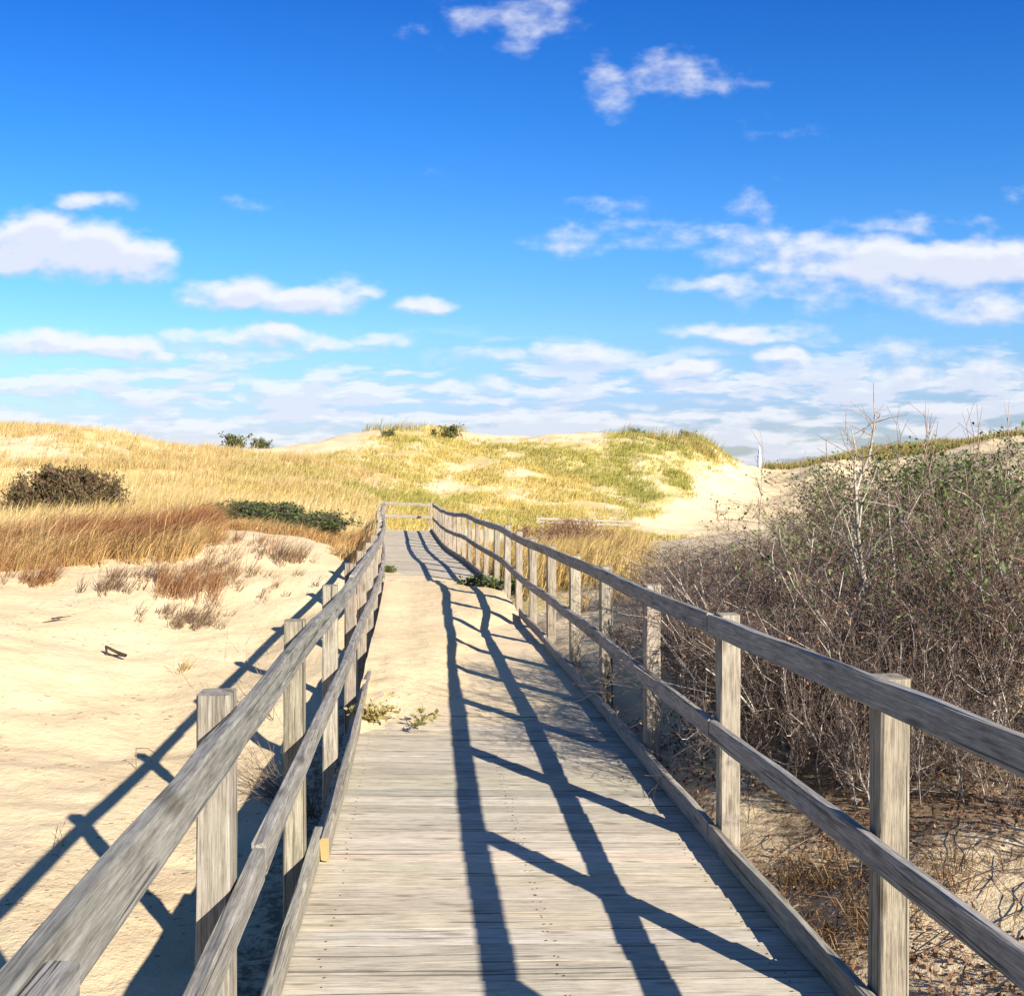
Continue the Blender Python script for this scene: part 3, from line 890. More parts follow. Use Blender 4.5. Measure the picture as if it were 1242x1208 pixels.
# ------------------------------------------------------------------ shrubs
def tubes(segs, sides, cols):
    """segs (n,8): p0 p1 r0 r1 -> mesh arrays"""
    s = np.asarray(segs, float); n = len(s)
    p0, p1 = s[:, :3], s[:, 3:6]; d = p1 - p0
    d /= np.maximum(np.linalg.norm(d, axis=1), 1e-9)[:, None]
    ref = np.where(np.abs(d[:, 2:3]) < .9, np.array([[0, 0, 1.0]]), np.array([[1.0, 0, 0]]))
    a = np.cross(d, ref); a /= np.linalg.norm(a, axis=1)[:, None]; b = np.cross(d, a)
    th = np.arange(sides) * 2 * math.pi / sides
    ring = np.cos(th)[None, :, None] * a[:, None] + np.sin(th)[None, :, None] * b[:, None]
    v0 = p0[:, None] + ring * s[:, 6][:, None, None]; v1 = (p1 + d * s[:, 7:8] * .6)[:, None] + ring * s[:, 7][:, None, None]
    V = np.concatenate([v0, v1], 1).reshape(-1, 3)
    base = (np.arange(n) * 2 * sides)[:, None, None]
    k = np.arange(sides); q = np.stack([k, (k + 1) % sides, (k + 1) % sides + sides, k + sides], -1)[None] + base
    return V, np.zeros((0, 3), int), q.reshape(-1, 4), np.repeat(cols, 2 * sides, axis=0)

def leaf_cards(P, size, cols, up=.4):
    n = len(P)
    d = RNG.normal(0, 1, (n, 3)); d[:, 2] += up; d /= np.linalg.norm(d, axis=1)[:, None]
    e = np.cross(d, RNG.normal(0, 1, (n, 3))); e /= np.linalg.norm(e, axis=1)[:, None]
    nrm = np.cross(d, e)
    s = size[:, None]
    V = np.stack([P, P + d * s * .5 + e * s * .26 + nrm * s * .06, P + d * s, P + d * s * .5 - e * s * .26 + nrm * s * .06], 1).reshape(-1, 3)
    b = np.arange(n)[:, None] * 4
    t = np.concatenate([b + np.array([[0, 1, 2]]), b + np.array([[0, 2, 3]])])
    return V, t, np.zeros((0, 4), int), np.repeat(cols, 4, axis=0)

def grow(rng, stems, height, spread, kids, r0=.011, wig=.22, droop=0.0, dome=0.0):
    """list of segments by level and the twig tips"""
    lv = [[], [], [], []]; tips = []
    def branch(p, d, L, r, level):
        n = 5 if level == 0 else (4 if level == 1 else 3)
        for i in range(n):
            d = d + rng.normal(0, wig, 3); d[2] += .10 - droop * level * .1
            d /= np.linalg.norm(d)
            q = p + d * L / n
            ra = r * (1 - .6 * i / n); rb = r * (1 - .6 * (i + 1) / n)
            lv[min(level, 3)].append(np.concatenate([p, q, [ra, rb]]))
            if level < len(kids) and (i >= 1 or level > 0):
                c = kids[level] / (n - (1 if level == 0 else 0))
                c = int(c) + (rng.random() < c - int(c))
                for _ in range(c):
                    e = d + rng.normal(0, .75, 3); e[2] += .15; e /= np.linalg.norm(e)
                    branch(p + (q - p) * rng.random(), e, L * (.38 + .3 * rng.random()), rb * .62, level + 1)
            p = q
        tips.append((p.copy(), level))
    for s in range(stems):
        a = rng.random() * 6.283; rr = math.sqrt(rng.random()) * spread * (.36 if not dome else .5)
        d = np.array([math.cos(a) * .55 * rng.random(), math.sin(a) * .55 * rng.random(), 1.0]); d /= np.linalg.norm(d)
        lv[0].append(np.array([0, 0, -.16, math.cos(a) * rr, math.sin(a) * rr, -.10, r0, r0]))
        branch(np.array([math.cos(a) * rr, math.sin(a) * rr, -.12]), d, height * ((.72 + .36 * rng.random()) if not dome else (.85 + .25 * rng.random())) * (1 - dome * rr / (spread * .45)), r0 * (.6 + .8 * rng.random()), 0)
    # no single shoot far above the rest
    zs = np.array([p[2] for p, l in tips]); lim = float(np.percentile(zs, 88)) * 1.06
    def cap(z): return z if z < lim else lim + (z - lim) * .38
    for L_ in lv:
        for g_ in L_: g_[2] = cap(g_[2]); g_[5] = cap(g_[5])
    for p, l in tips: p[2] = cap(p[2])
    return lv, tips

def seg_cols(n, a, b, rng):
    f = rng.random(n)
    return lerp_cols(f, a, b) * (1 + rng.normal(0, .12, (n, 1))).clip(.5, 1.5)

HTOP = {}; PROTO = {}
def make_shrub(name, seed, stems, height, spread, kids, stem_c, twig_c, leaf_c, leaf_n, leaf_size, leaf_low=0.0, r0=.0135, minr=.0016, wig=.22, dome=0.0):
    rng = np.random.default_rng(seed)
    root = empty(name)
    lv, tips = grow(rng, stems, height, spread, kids, r0, wig, 0.0, dome)
    st = np.array(lv[0] + lv[1]); st[:, 6:] = np.maximum(st[:, 6:], minr * 1.3)
    fast_mesh('stems', *[x for x in tubes(st, 5, seg_cols(len(st), *stem_c, rng))][:3], M_BARK, tubes(st, 5, seg_cols(len(st), *stem_c, rng))[3], root, True)
    tw = lv[2] + lv[3]
    if tw:
        tw = np.array(tw); tw[:, 6:] = np.maximum(tw[:, 6:], minr)
        v, t, q, c = tubes(tw, 3, seg_cols(len(tw), *twig_c, rng))
        fast_mesh('crown', v, t, q, M_BARK, c, root)
    if leaf_n:
        tp = np.array([p for p, l in tips if l >= 1])
        zmax = tp[:, 2].max()
        w = np.where(tp[:, 2] > zmax * leaf_low, 1.0, .12)
        i = rng.choice(len(tp), leaf_n, p=w / w.sum())
        P = tp[i] + rng.normal(0, .035, (leaf_n, 3))
        v, t, q, c = leaf_cards(P, leaf_size * (.6 + .8 * rng.random(leaf_n)), seg_cols(leaf_n, *leaf_c, rng))
        fast_mesh('leaves', v, t, q, M_LEAF, c, root)
    HTOP[name + str(seed)] = float(np.percentile([p[2] for p, l in tips], 87)); PROTO[root.name] = HTOP[name + str(seed)]
    return root

def copy_thing(o):
    c = o.copy(); COL.objects.link(c)
    for ch in o.children:
        k = ch.copy(); COL.objects.link(k); k.parent = c
    return c

def place(o, x, y, rot=0, s=1.0, sz=None, label=None, cat='shrub', group=None, dz=0.0):
    o.location = (x, y, float(ground_z(np.array([x]), np.array([y]))[0]) + dz)
    o.rotation_euler = (0, 0, rot); o.scale = (s, s, sz or s)
    tag(o, label, cat, group)

GREYSTEM = ((.18, .145, .115), (.50, .44, .37)); REDTWIG = ((.075, .046, .035), (.22, .14, .105))
DARKTWIG = ((.055, .04, .033), (.20, .145, .112))
GREEN = ((.05, .085, .02), (.15, .19, .05)); RUST = ((.22, .10, .05), (.34, .2, .1)); OLIVE = ((.06, .075, .025), (.13, .12, .045))

def build_thicket():
    grp = 'bare shrubs of the thicket behind the right railing'
    A = make_shrub('thicket_shrub', 1, 15, 1.25, 1.5, (7, 6, 4), GREYSTEM, DARKTWIG, RUST, 700, .028)
    B = make_shrub('thicket_shrub', 2, 14, 1.25, 1.5, (5, 6, 4), GREYSTEM, REDTWIG, GREEN, 1100, .034, .5)
    C = make_shrub('thicket_shrub', 3, 12, 1.3, 1.4, (6, 5, 4), GREYSTEM, REDTWIG, GREEN, 900, .03, .45)
    D = make_shrub('leafy_shrub', 4, 12, 1.25, 1.5, (5, 5, 4), GREYSTEM, DARKTWIG, GREEN, 5200, .036, .4)
    E = make_shrub('thicket_shrub', 5, 7, 1.25, 1.5, (3, 3), GREYSTEM, REDTWIG, GREEN, 90, .04, .2)
    G = make_shrub('thicket_shrub', 6, 26, .62, 2.2, (8, 6, 3), GREYSTEM, DARKTWIG, RUST, 500, .026, 0.0, .008)
    spots = [  # proto, pixel x, distance, spread scale, canopy top in the photograph, label
        (A, 930, 6.6, 1.0, 700, 'dark leafless shrub right behind the second nearest post of the right railing'),
        (B, 1020, 7.2, .95, 638, 'tangled bare shrub in front of the tall pale sapling, a few green leaves on top'),
        (A, 860, 8.3, .7, 705, 'low dark twiggy shrub spreading under the right railing beside the third nearest post'),
        (C, 1130, 7.4, 1.0, 606, 'russet twigged bare shrub between the tall sapling and the green-topped bushes'),
        (D, 1235, 8.4, 1.15, 566, 'bushiest green-leaved shrub at the right edge of the picture'),
        (B, 1200, 6.3, .9, 622, 'grey stemmed bare shrub above the nearest post of the right railing'),
        (C, 950, 9.4, .9, 652, 'reddish brown twiggy shrub behind the dark shrubs, thin shoots against the sand'),
        (A, 872, 10.8, .8, 668, 'brown bare shrub at the left end of the thicket nearest the straw grass'),
        (D, 1085, 10.2, .95, 583, 'green-topped shrub standing behind the tall pale sapling'),
        (C, 1180, 11.5, 1.1, 573, 'bare reddish shrub at the back of the thicket under the skyline'),
        (B, 1010, 12.2, .95, 620, 'fine-twigged brown shrub in front of the pale sand gap'),
        (C, 905, 13.5, .7, 662, 'small rusty shrub at the back left of the thicket'),
        (B, 1330, 5.4, .9, 640, 'bare shrub cut by the right edge of the picture, shading the sand bank'),
        (E, 1430, 4.3, .9, 620, None), (E, 1720, 3.3, .8, 640, None),
        (B, 808, 12.0, .6, 676, 'lowest brown shrub beside the straw grass at the tip of the thicket'),
        (G, 960, 5.7, .62, 800, 'low dark tangle of twigs just behind the right railing between its two nearest posts'),
        (G, 1065, 5.5, .66, 772, 'low dark tangle of twigs behind the nearest post of the right railing'),
        (A, 1005, 5.7, .8, 752, 'dark bare shrub leaning at the right railing between the two low tangles'),
        (G, 1125, 4.8, .45, 860, 'small low tangle of twigs on the sand bank just right of the nearest post'),
        (G, 893, 7.0, .62, 775, 'dark twiggy tangle hugging the right railing between the second and third nearest posts'),
        (G, 815, 8.9, .6, 752, 'small dark tangle poking through the right railing beside the fourth nearest post'),
        (G, 1190, 5.6, .8, 745, 'low tangle of twigs over the sand bank right of the nearest post'),
        (D, 1130, 8.7, .95, 580, 'green-leaved shrub between the tall sapling and the bushiest green one'),
        (B, 1130, 5.9, .8, 690, 'bare shrub with pale stems above the top rail by the nearest right post'),
        (C, 1290, 9.8, 1.15, 568, 'tall bare shrub behind the bushy green one'),
    ]
    used = set()
    for i, (p, px, y, s, top, lab) in enumerate(spots):
        o = p if id(p) not in used else copy_thing(p)
        used.add(id(p))
        if lab is None: lab = 'bare twiggy shrub just outside the right of the picture'
        x = P2W(px, y); gz = float(ground_z(np.array([x]), np.array([y]))[0])
        sz = (CZ - (top - 569) / F * y - gz) / PROTO[p.name]
        place(o, x, y, RNG.random() * 6.28, s, sz, lab, 'shrub', grp)
    # the tall pale sapling
    rng = np.random.default_rng(21)
    root = empty('bare_sapling')
    segs = []
    def path(p, pts, r0, r1):
        pts = [np.array(p, float)] + [np.array(q, float) for q in pts]
        n = len(pts) - 1
        for i in range(n):
            segs.append(np.concatenate([pts[i], pts[i + 1], [r0 + (r1 - r0) * i / n, r0 + (r1 - r0) * (i + 1) / n]]))
    k = 6.3 / F
    def q(px, py, dy=0): return ((px - 1062) * k, dy, (800 - py) * k)
    path(q(1062, 815), [q(1060, 770), q(1053, 720, .02), q(1047, 680, .05), q(1042, 640, .03), q(1038, 598, 0), q(1046, 575, .02), q(1054, 552), q(1060, 520), q(1062, 500)], .018, .0035)
    path(q(1038, 598), [q(1036, 570), q(1038, 545), q(1033, 522)], .008, .003)
    path(q(1054, 560), [q(1062, 530, .05), q(1072, 505, .08)], .006, .002)
    path(q(1042, 640), [q(1052, 610, .1), q(1070, 580, .15), q(1080, 560, .2)], .008, .002)
    path(q(1053, 720), [q(1035, 690, -.1), q(1022, 650, -.15), q(1010, 620, -.2)], .009, .003)
    path(q(1047, 680), [q(1060, 650, -.1), q(1085, 628, -.2), q(1100, 600, -.2)], .009, .003)
    path(q(1060, 770), [q(1085, 740, .1), q(1092, 690, .1), q(1090, 640, .15), q(1092, 600, .2)], .011, .003)
    path(q(1062, 800), [q(1042, 770, -.1), q(1040, 700, -.1), q(1030, 660, -.1)], .011, .003)
    path(q(1046, 575), [q(1040, 560, -.1), q(1036, 552, -.12)], .004, .002)
    s = np.array(segs)
    v, t, qd, c = tubes(s, 6, seg_cols(len(s), (.26, .22, .17), (.38, .33, .27), rng))
    fast_mesh('trunk', v, t, qd, M_BARK, c, root, True)
    tw = []
    for sg in segs:
        for _ in range(3):
            p = sg[:3] + (sg[3:6] - sg[:3]) * rng.random(); d = rng.normal(0, 1, 3); d[2] = abs(d[2]) + .3; d /= np.linalg.norm(d)
            L = .12 + .22 * rng.random(); m_ = p + d * L * .5; e = m_ + (d + rng.normal(0, .3, 3)) * L * .5
            tw += [np.concatenate([p, m_, [.003, .0025]]), np.concatenate([m_, e, [.0025, .0016]])]
    tw = np.array(tw)
    v, t, qd, c = tubes(tw, 4, seg_cols(len(tw), (.2, .15, .12), (.34, .27, .2), rng))
    fast_mesh('crown', v, t, qd, M_BARK, c, root)
    x = P2W(1062, 6.3)
    root.location = (x, 6.3, CZ - (800 - 569) * k)
    tag(root, 'tall pale bare sapling rising out of the thicket above the skyline', 'sapling')
    # thin shoots standing above the thicket
    for px, top, y in ((1105, 515, 8.6), (1152, 505, 9.0), (1122, 525, 9.4), (925, 545, 9.2), (1210, 520, 8.2), (1228, 512, 7.4), (1078, 528, 8.9), (1092, 538, 7.8), (1135, 522, 8.3), (1168, 530, 8.0), (1185, 516, 9.3), (1198, 534, 8.8), (1160, 541, 7.7), (1220, 538, 9.6), (1010, 560, 9.0), (985, 572, 8.6)):
        root = empty('bare_shoot'); segs = []
        x = P2W(px, y); z0 = float(ground_z(np.array([x]), np.array([y]))[0]); zt = CZ - (top - 569) / F * y
        p = np.array([0, 0, -.1]); d = np.array([rng.normal(0, .08), rng.normal(0, .08), 1.0]); n = 8; hh = zt - z0 + .1
        for i in range(n):
            q2 = p + np.array([d[0] + rng.normal(0, .07), d[1] + rng.normal(0, .07), 1]) * hh / n
            segs.append(np.concatenate([p, q2, [.007 * (1 - .7 * i / n), .007 * (1 - .7 * (i + 1) / n)]]))
            if i > 3:
                for _ in range(2):
                    e = q2 + np.array([rng.normal(0, .07), rng.normal(0, .07), .12 + .1 * rng.random()])
                    segs.append(np.concatenate([q2, e, [.003, .0016]]))
            p = q2
        s = np.array(segs)
        v, t, qd, c = tubes(s, 5, seg_cols(len(s), (.2, .13, .1), (.34, .25, .18), rng))
        fast_mesh('stem', v, t, qd, M_BARK, c, root)
        root.location = (x, y, z0)
        tag(root, {1105: 'thin bare shoot just right of the tall sapling, ending on the skyline', 1152: 'tallest thin shoot leaning near the right of the thicket',
                   1122: 'short bare shoot between two taller shoots over the thicket', 925: 'lone thin shoot standing in front of the gap to the sea',
                   1210: 'thin bare shoot above the bushy green shrub', 1228: 'thin shoot at the very right edge of the picture', 1010: 'short thin shoot just left of the tall sapling, against the pale sand',
                   985: 'shortest thin shoot left of the tall sapling, against the pale sand'}.get(px, 'one of several short bare shoots poking above the green-topped right part of the thicket'), 'shoot', 'bare shoots above the thicket')
build_thicket()

def build_other_shrubs():
    # the dark dome on the left plain
    o = make_shrub('dome_shrub', 31, 40, 1.05, 2.6, (7, 6, 3), DARKTWIG, ((.10, .055, .04), (.2, .10, .07)), ((.055, .06, .022), (.16, .11, .045)), 14000, .07, .0, .012, .006, .3, .55)
    place(o, P2W(80, 28), 28, 0, 1.15, 1.42, 'dark rounded purple-brown shrub on the golden plain at the left', 'shrub')
    g = make_shrub('evergreen_shrub', 32, 18, .75, 1.6, (5, 4, 3), DARKTWIG, DARKTWIG, ((.04, .06, .018), (.12, .14, .04)), 4200, .07, .0, .010, .004, .35)
    labs = ['dark green low shrub at the left end of the row on the sand crest', 'dark green low shrub in the middle of the row on the sand crest',
            'dark green low shrub at the right end of the row, nearest the railing']
    for i, (px, y, s) in enumerate(((290, 21.5, .95), (332, 21.0, 1.1), (372, 20.2, .95))):
        k = g if i == 0 else copy_thing(g)
        place(k, P2W(px, y), y, i * 2.1, s * 1.15, s * .60, labs[i], 'shrub', 'dark green shrubs on the sand crest')
    h = make_shrub('russet_bush', 33, 16, .95, 1.6, (5, 5, 3), REDTWIG, ((.17, .09, .06), (.28, .16, .1)), RUST, 900, .06, .0, .01, .005)
    for i, (px, y, s, lab) in enumerate(((655, 30, 1.0, 'reddish brown bush behind the far part of the right railing, nearest the walk'),
                                         (690, 31, 1.1, 'reddish brown bush behind the far part of the right railing, in the middle of three'),
                                         (722, 27, .7, 'reddish brown low bush in front of the fence at the sandy gap'))):
        k = h if i == 0 else copy_thing(h)
        place(k, P2W(px, y), y, i * 1.7, s, s * .9, lab, 'bush', 'reddish bushes behind the railing')
    # leafy weed overgrowing the right kerb
    w = make_shrub('green_weed', 34, 12, .34, .8, (4, 4), OLIVE, OLIVE, ((.05, .075, .02), (.16, .17, .05)), 1500, .07, .0, .006, .003, .4)
    p = deck_pt(.98, 16.2)
    place(w, p[0], p[1], 0, 1.15, 1.0, 'dark green weed sprawling over the right kerb beyond the sand', 'weed', None)
    w.location.z = p[2] - .02
    k = copy_thing(w)
    p = deck_pt(-.86, 19.2); place(k, p[0], p[1], 1.0, .35, .5, 'bright green weed at the foot of the left railing beyond the sand', 'weed'); k.location.z = p[2] + .01
    # shrubs on the skyline
    sk = make_shrub('ridge_shrub', 35, 10, .8, 1.4, (4, 4), OLIVE, OLIVE, ((.07, .085, .03), (.17, .17, .06)), 800, .16, .0, .014, .01, .3)
    lab = ['green bush on the skyline left of the bare sand crest, largest of the pair', 'small green bush on the skyline, right one of the pair beside the bare sand crest',
           'olive clump on the face of the middle dune below its left summit', 'olive clump lower left on the middle dune face',
           'dark tuft on the skyline near the right shoulder of the middle dune', 'second dark tuft on the skyline at the right shoulder of the middle dune']
    for i, (px, y, s) in enumerate(((287, 66, 1.1), (322, 70, .8), (545, 69, 1.0), (470, 67, .6), (770, 77, .7), (835, 77, .7))):
        k = sk if i == 0 else copy_thing(sk)
        place(k, P2W(px, y), y, i * 1.3, s, s, lab[i], 'shrub', 'small shrubs on the dunes')
build_other_shrubs()

# ------------------------------------------------------------------ clumps, seedlings and sticks on the sand
def grass_clump(name, label, px, y, n, h, spread, lean, wind, ca, cb, cat='grass clump', group=None, w=.007):
    x = P2W(px, y)
    X = np.full(n, x) + RNG.normal(0, spread, n); Y = np.full(n, y) + RNG.normal(0, spread * .8, n)
    v, t, q, c = tufts(X, Y, 14, np.full(n, h) * (.6 + .7 * RNG.random(n)), np.full(n, w), np.full(n, .07), lean, wind, lerp_cols(RNG.random(n), ca, cb))
    z = float(ground_z(np.array([x]), np.array([y]))[0])
    v = v - np.array([x, y, z])
    o = fast_mesh(name, v, t, q, M_GRASS, c)
    o.location = (x, y, z)
    tag(o, label, cat, group)

gp = 'dead grass clumps on the bare sand slope'
RB, RL, DK = (.23, .105, .05), (.38, .22, .10), (.14, .10, .07)
grass_clump('dead_grass_clump', 'largest rust-brown dead grass clump halfway up the bare sand slope', 222, 14.3, 60, .40, .30, .9, .6, RB, RL, group=gp)
grass_clump('dead_grass_clump', 'grey-brown dead grass clump below the largest rusty one on the slope', 222, 13.2, 40, .22, .30, 1.2, .3, DK, (.3, .2, .11), group=gp)
grass_clump('dead_grass_clump', 'dark small dead grass clump with a bent stalk on the sand slope', 128, 13.8, 14, .30, .13, .9, .5, DK, (.3, .19, .1), group=gp)
grass_clump('dead_grass_clump', 'rusty windswept clump at the lower left end of the russet grass', 42, 14.2, 26, .42, .22, 1.1, .5, RB, RL, group=gp)
grass_clump('dead_grass_clump', 'thin brown dead clump under the right end of the bare sand crest', 345, 15.8, 26, .32, .18, .9, .4, DK, RL, group=gp)
grass_clump('dead_grass_clump', 'sparse pale dead clump between the rusty one and the sand crest', 272, 15.2, 26, .25, .25, 1.1, .3, DK, (.38, .26, .13), group=gp)
grass_clump('dead_grass_clump', 'tiny straw tuft on the smooth sand behind the left railing', 222, 11.2, 3, .14, .06, 1.2, 0, (.45, .32, .1), (.4, .3, .12), group=gp)

grass_clump('dead_grass_clump', 'rust-brown dead clump spilling over the lip of the bare sand bank by its rounded crest', 285, 16.3, 22, .26, .32, 1.2, -.2, RB, RL, group=gp)
grass_clump('dead_grass_clump', 'dark matted dead clump on the bank left of the largest rusty clump', 178, 14.6, 18, .2, .25, 1.3, .2, DK, RB, group=gp)
grass_clump('dead_grass_clump', 'flattened pale brown clump below the right end of the sand crest', 318, 14.6, 16, .16, .35, 1.4, .1, DK, (.36, .25, .13), group=gp)
for px_, y_, n_, lab_ in ((985, 4.25, 26, 'matted brown dry grass on the bank just outside the right kerb'), (1040, 3.75, 26, 'matted brown dry grass left of the nearest right post, low on the bank'),
                          (1150, 3.9, 16, 'thin matted brown dry grass right of the nearest right post')):
    grass_clump('dead_grass_clump', lab_, px_, y_, n_, .10, .13, 1.4, -1.9, (.16, .09, .045), (.34, .22, .10), group='matted dry grass on the bank right of the boardwalk', w=.004)

def sticks(name, label, cat, px, y, segs, cols, group=None, dz=0.0, sides=5):
    x = P2W(px, y); z = float(ground_z(np.array([x]), np.array([y]))[0]) + dz
    s = np.array(segs, float)
    v, t, q, c = tubes(s, sides, seg_cols(len(s), *cols, RNG))
    o = fast_mesh(name, v, t, q, M_BARK, c)
    o.location = (x, y, z); tag(o, label, cat, group)
DW = ((.05, .035, .025), (.10, .07, .045))
sticks('driftwood_stick', 'dark bent driftwood stick standing up from the smooth sand', 'stick', 140, 11.3,
       [[-.14, 0, .01, -.10, 0, .03, .012, .012], [-.10, 0, .03, -.10, -.02, .125, .012, .014], [-.10, -.02, .125, .02, -.04, .07, .015, .018], [.02, -.04, .07, .14, -.08, .035, .018, .022], [-.09, 0, .03, .12, -.08, .03, .008, .012]], DW)
sticks('driftwood_stick', 'thin forked driftwood stick lying further back on the sand', 'stick', 72, 12.2,
       [[-.16, -.1, .0, .0, 0, .03, .007, .009], [-.12, .05, .03, .03, 0, .05, .007, .01], [.03, 0, .05, .12, .05, .06, .008, .004]], DW)

def twig_fan(name, label, px, y, n, L, tilt, azim, cols, cat='dead plant', r=.003, base_dz=0, fork=True, group=None, sp=.5):
    segs = []
    for i in range(n):
        a = azim + RNG.normal(0, sp); e = tilt + RNG.normal(0, .25)
        d = np.array([math.cos(a) * math.cos(e), math.sin(a) * math.cos(e), math.sin(e)])
        p = np.array([RNG.normal(0, .05), RNG.normal(0, .05), -.02]); l = L * (.5 + .7 * RNG.random())
        for k in range(4):
            d = d + RNG.normal(0, .09, 3); d /= np.linalg.norm(d); q = p + d * l / 4
            segs.append(np.concatenate([p, q, [r * (1 - k * .18), r * (1 - (k + 1) * .18)]]))
            if fork and k > 0 and RNG.random() < .5:
                e2 = d + RNG.normal(0, .5, 3); segs.append(np.concatenate([q, q + e2 * l * .2, [r * .6, r * .35]]))
            p = q
    sticks(name, label, cat, px, y, segs, cols, group, base_dz, 4)
TW = ((.10, .065, .04), (.22, .15, .09))
def px_of(d, y): p = deck_pt(d, y); return 621 + F * p[0] / p[1]
twig_fan('dead_weed', 'fan of dead brown stems beneath the left railing by its second post in view', 352, 7.6, 46, .55, .45, 2.9, TW, base_dz=.02, sp=.45)
twig_fan('dead_weed', 'tangle of dark dead stems under the left railing behind the fan of stems', px_of(-1.25, 7.2), 7.2, 40, .55, .7, 2.0, TW, sp=1.2)
twig_fan('dead_weed', 'thin pale stalks leaning over the sand behind the left railing', px_of(-1.9, 9.4), 9.4, 14, .75, .9, 2.2, ((.2, .15, .1), (.34, .27, .18)), r=.004)
twig_fan('dead_weed', 'low dark tangle of runners in the shade below the left kerb', px_of(-1.35, 3.8), 3.8, 36, .5, .18, 2.6, TW, sp=1.4)
twig_fan('dead_stalk', 'tiny forked stalk beside the shadow of the left railing on the sand', 66, 6.3, 3, .2, 1.1, 1.5, TW, r=.0035)
sticks('dead_stalk', 'bent wire-thin dead stalk beside the shadow of the left railing', 'dead plant', 165, 8.2,
       [[0, 0, -.02, 0, 0, .17, .004, .004], [0, 0, .17, .09, .02, .165, .004, .003], [.09, .02, .165, .15, .03, .12, .003, .002]], TW)

def seedling(name, label, d, y, n, L, leaf, ca, cb):
    p = deck_pt(d, y, .02); root = empty(name, p); tag(root, label, 'weed')
    segs = []; lp = []
    for i in range(n):
        a = RNG.normal(.3, .7); dirv = np.array([math.cos(a), math.sin(a), .28 + .3 * RNG.random()]); q = np.zeros(3); l = L * (.4 + .8 * RNG.random())
        for k in range(5):
            e = q + (dirv + RNG.normal(0, .12, 3)) * l / 5; dirv[2] -= .08
            segs.append(np.concatenate([q, e, [.003, .0025]])); q = e
            if k > 0:
                for _ in range(3): lp.append(q + RNG.normal(0, .012, 3))
    s = np.array(segs); v, t, qd, c = tubes(s, 4, seg_cols(len(s), (.25, .16, .07), (.36, .28, .1), RNG))
    fast_mesh('stems', v, t, qd, M_BARK, c, root)
    lp = np.array(lp); v, t, qd, c = leaf_cards(lp, leaf * (.6 + .8 * RNG.random(len(lp))), seg_cols(len(lp), ca, cb, RNG))
    fast_mesh('leaves', v, t, qd, M_LEAF, c, root)
seedling('creeping_weed', 'yellow-green weed creeping over the left kerb where the blown sand begins', -.91, 7.1, 16, .27, .042, (.16, .15, .04), (.36, .29, .10))
seedling('creeping_weed', 'small sprig of green leaves lying on the boards near the creeping weed', -.52, 6.9, 4, .2, .05, (.14, .15, .04), (.3, .26, .09))
seedling('creeping_weed', 'tiny sprig growing from the blown sand near the left railing', -.70, 8.9, 4, .16, .045, (.16, .16, .05), (.34, .3, .1))

for d_, y_, n_, lab in ((1.22, 3.75, 14, 'withered red-brown plant on the sand bank below the nearest right post'),
                        (1.62, 3.35, 12, 'withered red-brown plant at the bottom right corner of the picture'),
                        (1.35, 4.55, 12, 'withered brown plant on the bank between the two nearest right posts'),
                        (1.8, 4.2, 10, 'withered red-brown plant on the bank under the middle rail at the right edge')):
    seedling('withered_plant', lab, d_, y_, n_, .26, .032, (.10, .04, .022), (.26, .12, .055))

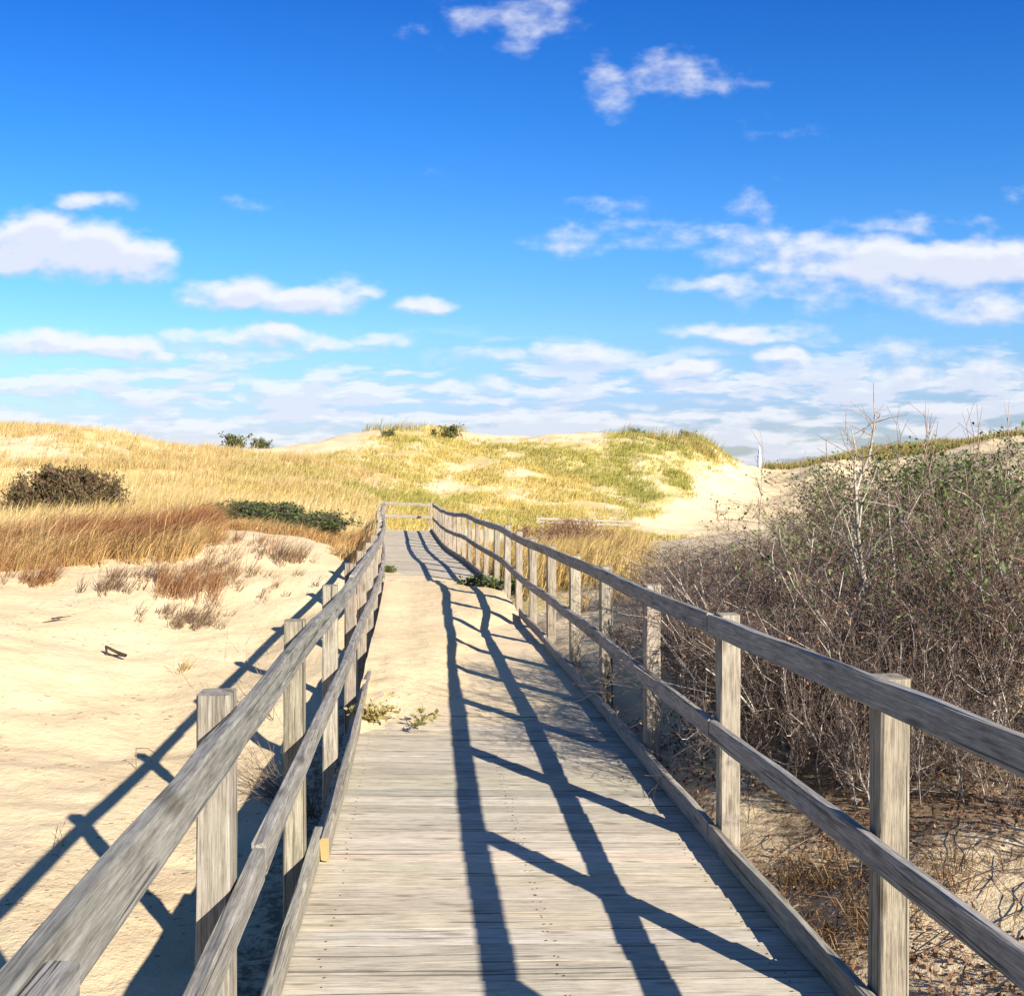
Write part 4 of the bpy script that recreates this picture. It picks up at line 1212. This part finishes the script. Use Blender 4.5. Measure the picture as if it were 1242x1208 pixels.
def build_litter():
    n = 26000
    y = 2.6 + 4.8 * RNG.random(n) ** 1.2; d = 1.02 + 3.6 * RNG.random(n)
    x = xC(y) + d
    k = fbm(x * 1.6, y * 1.6, 88) + RNG.normal(0, .06, n) > .46
    x, y = x[k], y[k]; z = ground_z(x, y) + .008
    n = len(x)
    v, t, q, c = leaf_cards(np.stack([x, y, z], -1), .013 + .02 * RNG.random(n), seg_cols(n, (.07, .035, .02), (.26, .13, .065), RNG), .5)
    o = fast_mesh('leaf_litter', v, t, q, M_LEAF, c)
    tag(o, 'brown fallen leaves strewn over the sand bank below the thicket', 'leaf litter', kind='stuff')
    # runners hanging down the bank
    for j, (dd, yy, nn, lab) in enumerate(((1.35, 4.3, 60, 'matted brown roots and runners on the sand bank left of the nearest right post'),
                                           (1.75, 3.7, 34, 'thin brown runners on the sand bank right of the nearest right post'),
                                           (1.4, 6.0, 50, 'dead vines trailing on the sand behind the second nearest right post'))):
        segs = []
        for i in range(nn):
            p = np.array([RNG.normal(0, .28), RNG.normal(0, .35), 0]); dirv = np.array([-.6 + RNG.normal(0, .5), -.7 + RNG.normal(0, .5), 0]); dirv /= np.linalg.norm(dirv)
            bx, by = float(xC(yy)) + dd, yy
            pts = []
            for k in range(6):
                pts.append(p.copy()); p = p + dirv * .09; dirv = dirv + RNG.normal(0, .35, 3) * np.array([1, 1, 0])
            pts = np.array(pts); zz = ground_z(bx + pts[:, 0], by + pts[:, 1]); z0 = float(ground_z(np.array([bx]), np.array([by]))[0])
            pts[:, 2] = zz - z0 + .006 + .02 * RNG.random(6)
            for k in range(5): segs.append(np.concatenate([pts[k], pts[k + 1], [.0017, .0013]]))
        sticks('dead_vine', lab, 'dead plant', 621 + F * (float(xC(yy)) + dd) / yy, yy, segs, ((.10, .055, .035), (.24, .15, .09)), None, 0, 4)
    # pale curved dead branch lying under the rail
    x0 = P2W(985, 5.6)
    sticks('dead_branch', 'pale forked dead branch lying under the right railing beside the nearest post', 'branch', 985, 5.6,
           [[.10, 0, .36, .06, 0, .24, .006, .008], [.06, 0, .24, 0, -.02, .13, .008, .011], [0, -.02, .13, .015, -.03, .05, .012, .012], [.015, -.03, .05, .06, -.04, .03, .012, .009], [.06, -.04, .03, .14, -.03, .03, .009, .007], [.14, -.03, .03, .2, 0, .12, .006, .004], [.12, -.03, .03, .10, 0, .1, .006, .003], [.2, 0, .12, .23, 0, .2, .004, .002]],
           ((.36, .30, .23), (.48, .42, .34)), None, .0, 6)
build_litter()

def build_debris():
    n = 2600
    y = 4.5 + 11 * RNG.random(n); x = P2W(-120 + 560 * RNG.random(n), y)
    k = (x < xC(y) - 1.1) & (fbm(x * .9, y * .9, 131) + RNG.normal(0, .05, n) > .50)
    x, y = x[k], y[k]; n = len(x); z = ground_z(x, y)
    a = RNG.normal(.35, .7, n); L = .015 + .05 * RNG.random(n) ** 2
    p0 = np.stack([x, y, z + .004], -1); dx = np.cos(a) * L; dy = np.sin(a) * L
    p1 = np.stack([x + dx, y + dy, ground_z(x + dx, y + dy) + .004 + .006 * RNG.random(n)], -1)
    r = .0012 + .0018 * RNG.random(n)
    v, t, q, c = tubes(np.concatenate([p0, p1, r[:, None], r[:, None] * .7], 1), 4, seg_cols(n, (.10, .065, .04), (.34, .24, .13), RNG))
    o = fast_mesh('plant_debris', v, t, q, M_BARK, c)
    tag(o, 'bits of dry stalk and twig scattered over the bare sand', 'debris', kind='stuff')
build_debris()

# ------------------------------------------------------------------ far beacon seen through the gap
def build_beacon():
    white = plain('white_paint', (.75, .75, .74), .6)
    dark = plain('dark_lantern', (.45, .47, .5), .5)
    Y = 420.0; k = Y / F
    x = (921 - 621) * k; z0 = CZ - 7.5
    root = empty('beacon_tower', (x, Y, z0)); tag(root, 'slender white beacon tower far off in the gap between the dunes', 'tower')
    H = CZ - (541 - 569) * k - z0
    ac = Acc()
    prof = [(0, 1.3), (.1, 1.1), (.72, .7), (.74, 1.0), (.77, 1.0), (.77, .5)]
    n = 12; V = []; f = []
    for h, r in prof:
        for j in range(n): V.append((r * math.cos(j * 6.283 / n), r * math.sin(j * 6.283 / n), h * H))
    for i in range(len(prof) - 1):
        for j in range(n): f.append([i * n + j, i * n + (j + 1) % n, (i + 1) * n + (j + 1) % n, (i + 1) * n + j])
    ac.add(V, f); ac.build('shaft', white, root)
    for nm, m, prof in (('lantern', dark, [(.77, .45), (.90, .45)]), ('cap', white, [(.90, .6), (.95, .3), (1.0, .06)])):
        ac = Acc(); V = []; f = []
        for h, r in prof:
            for j in range(n): V.append((r * math.cos(j * 6.283 / n), r * math.sin(j * 6.283 / n), h * H))
        for i in range(len(prof) - 1):
            for j in range(n): f.append([i * n + j, i * n + (j + 1) % n, (i + 1) * n + (j + 1) % n, (i + 1) * n + j])
        ac.add(V, f); ac.build(nm, m, root)
build_beacon()
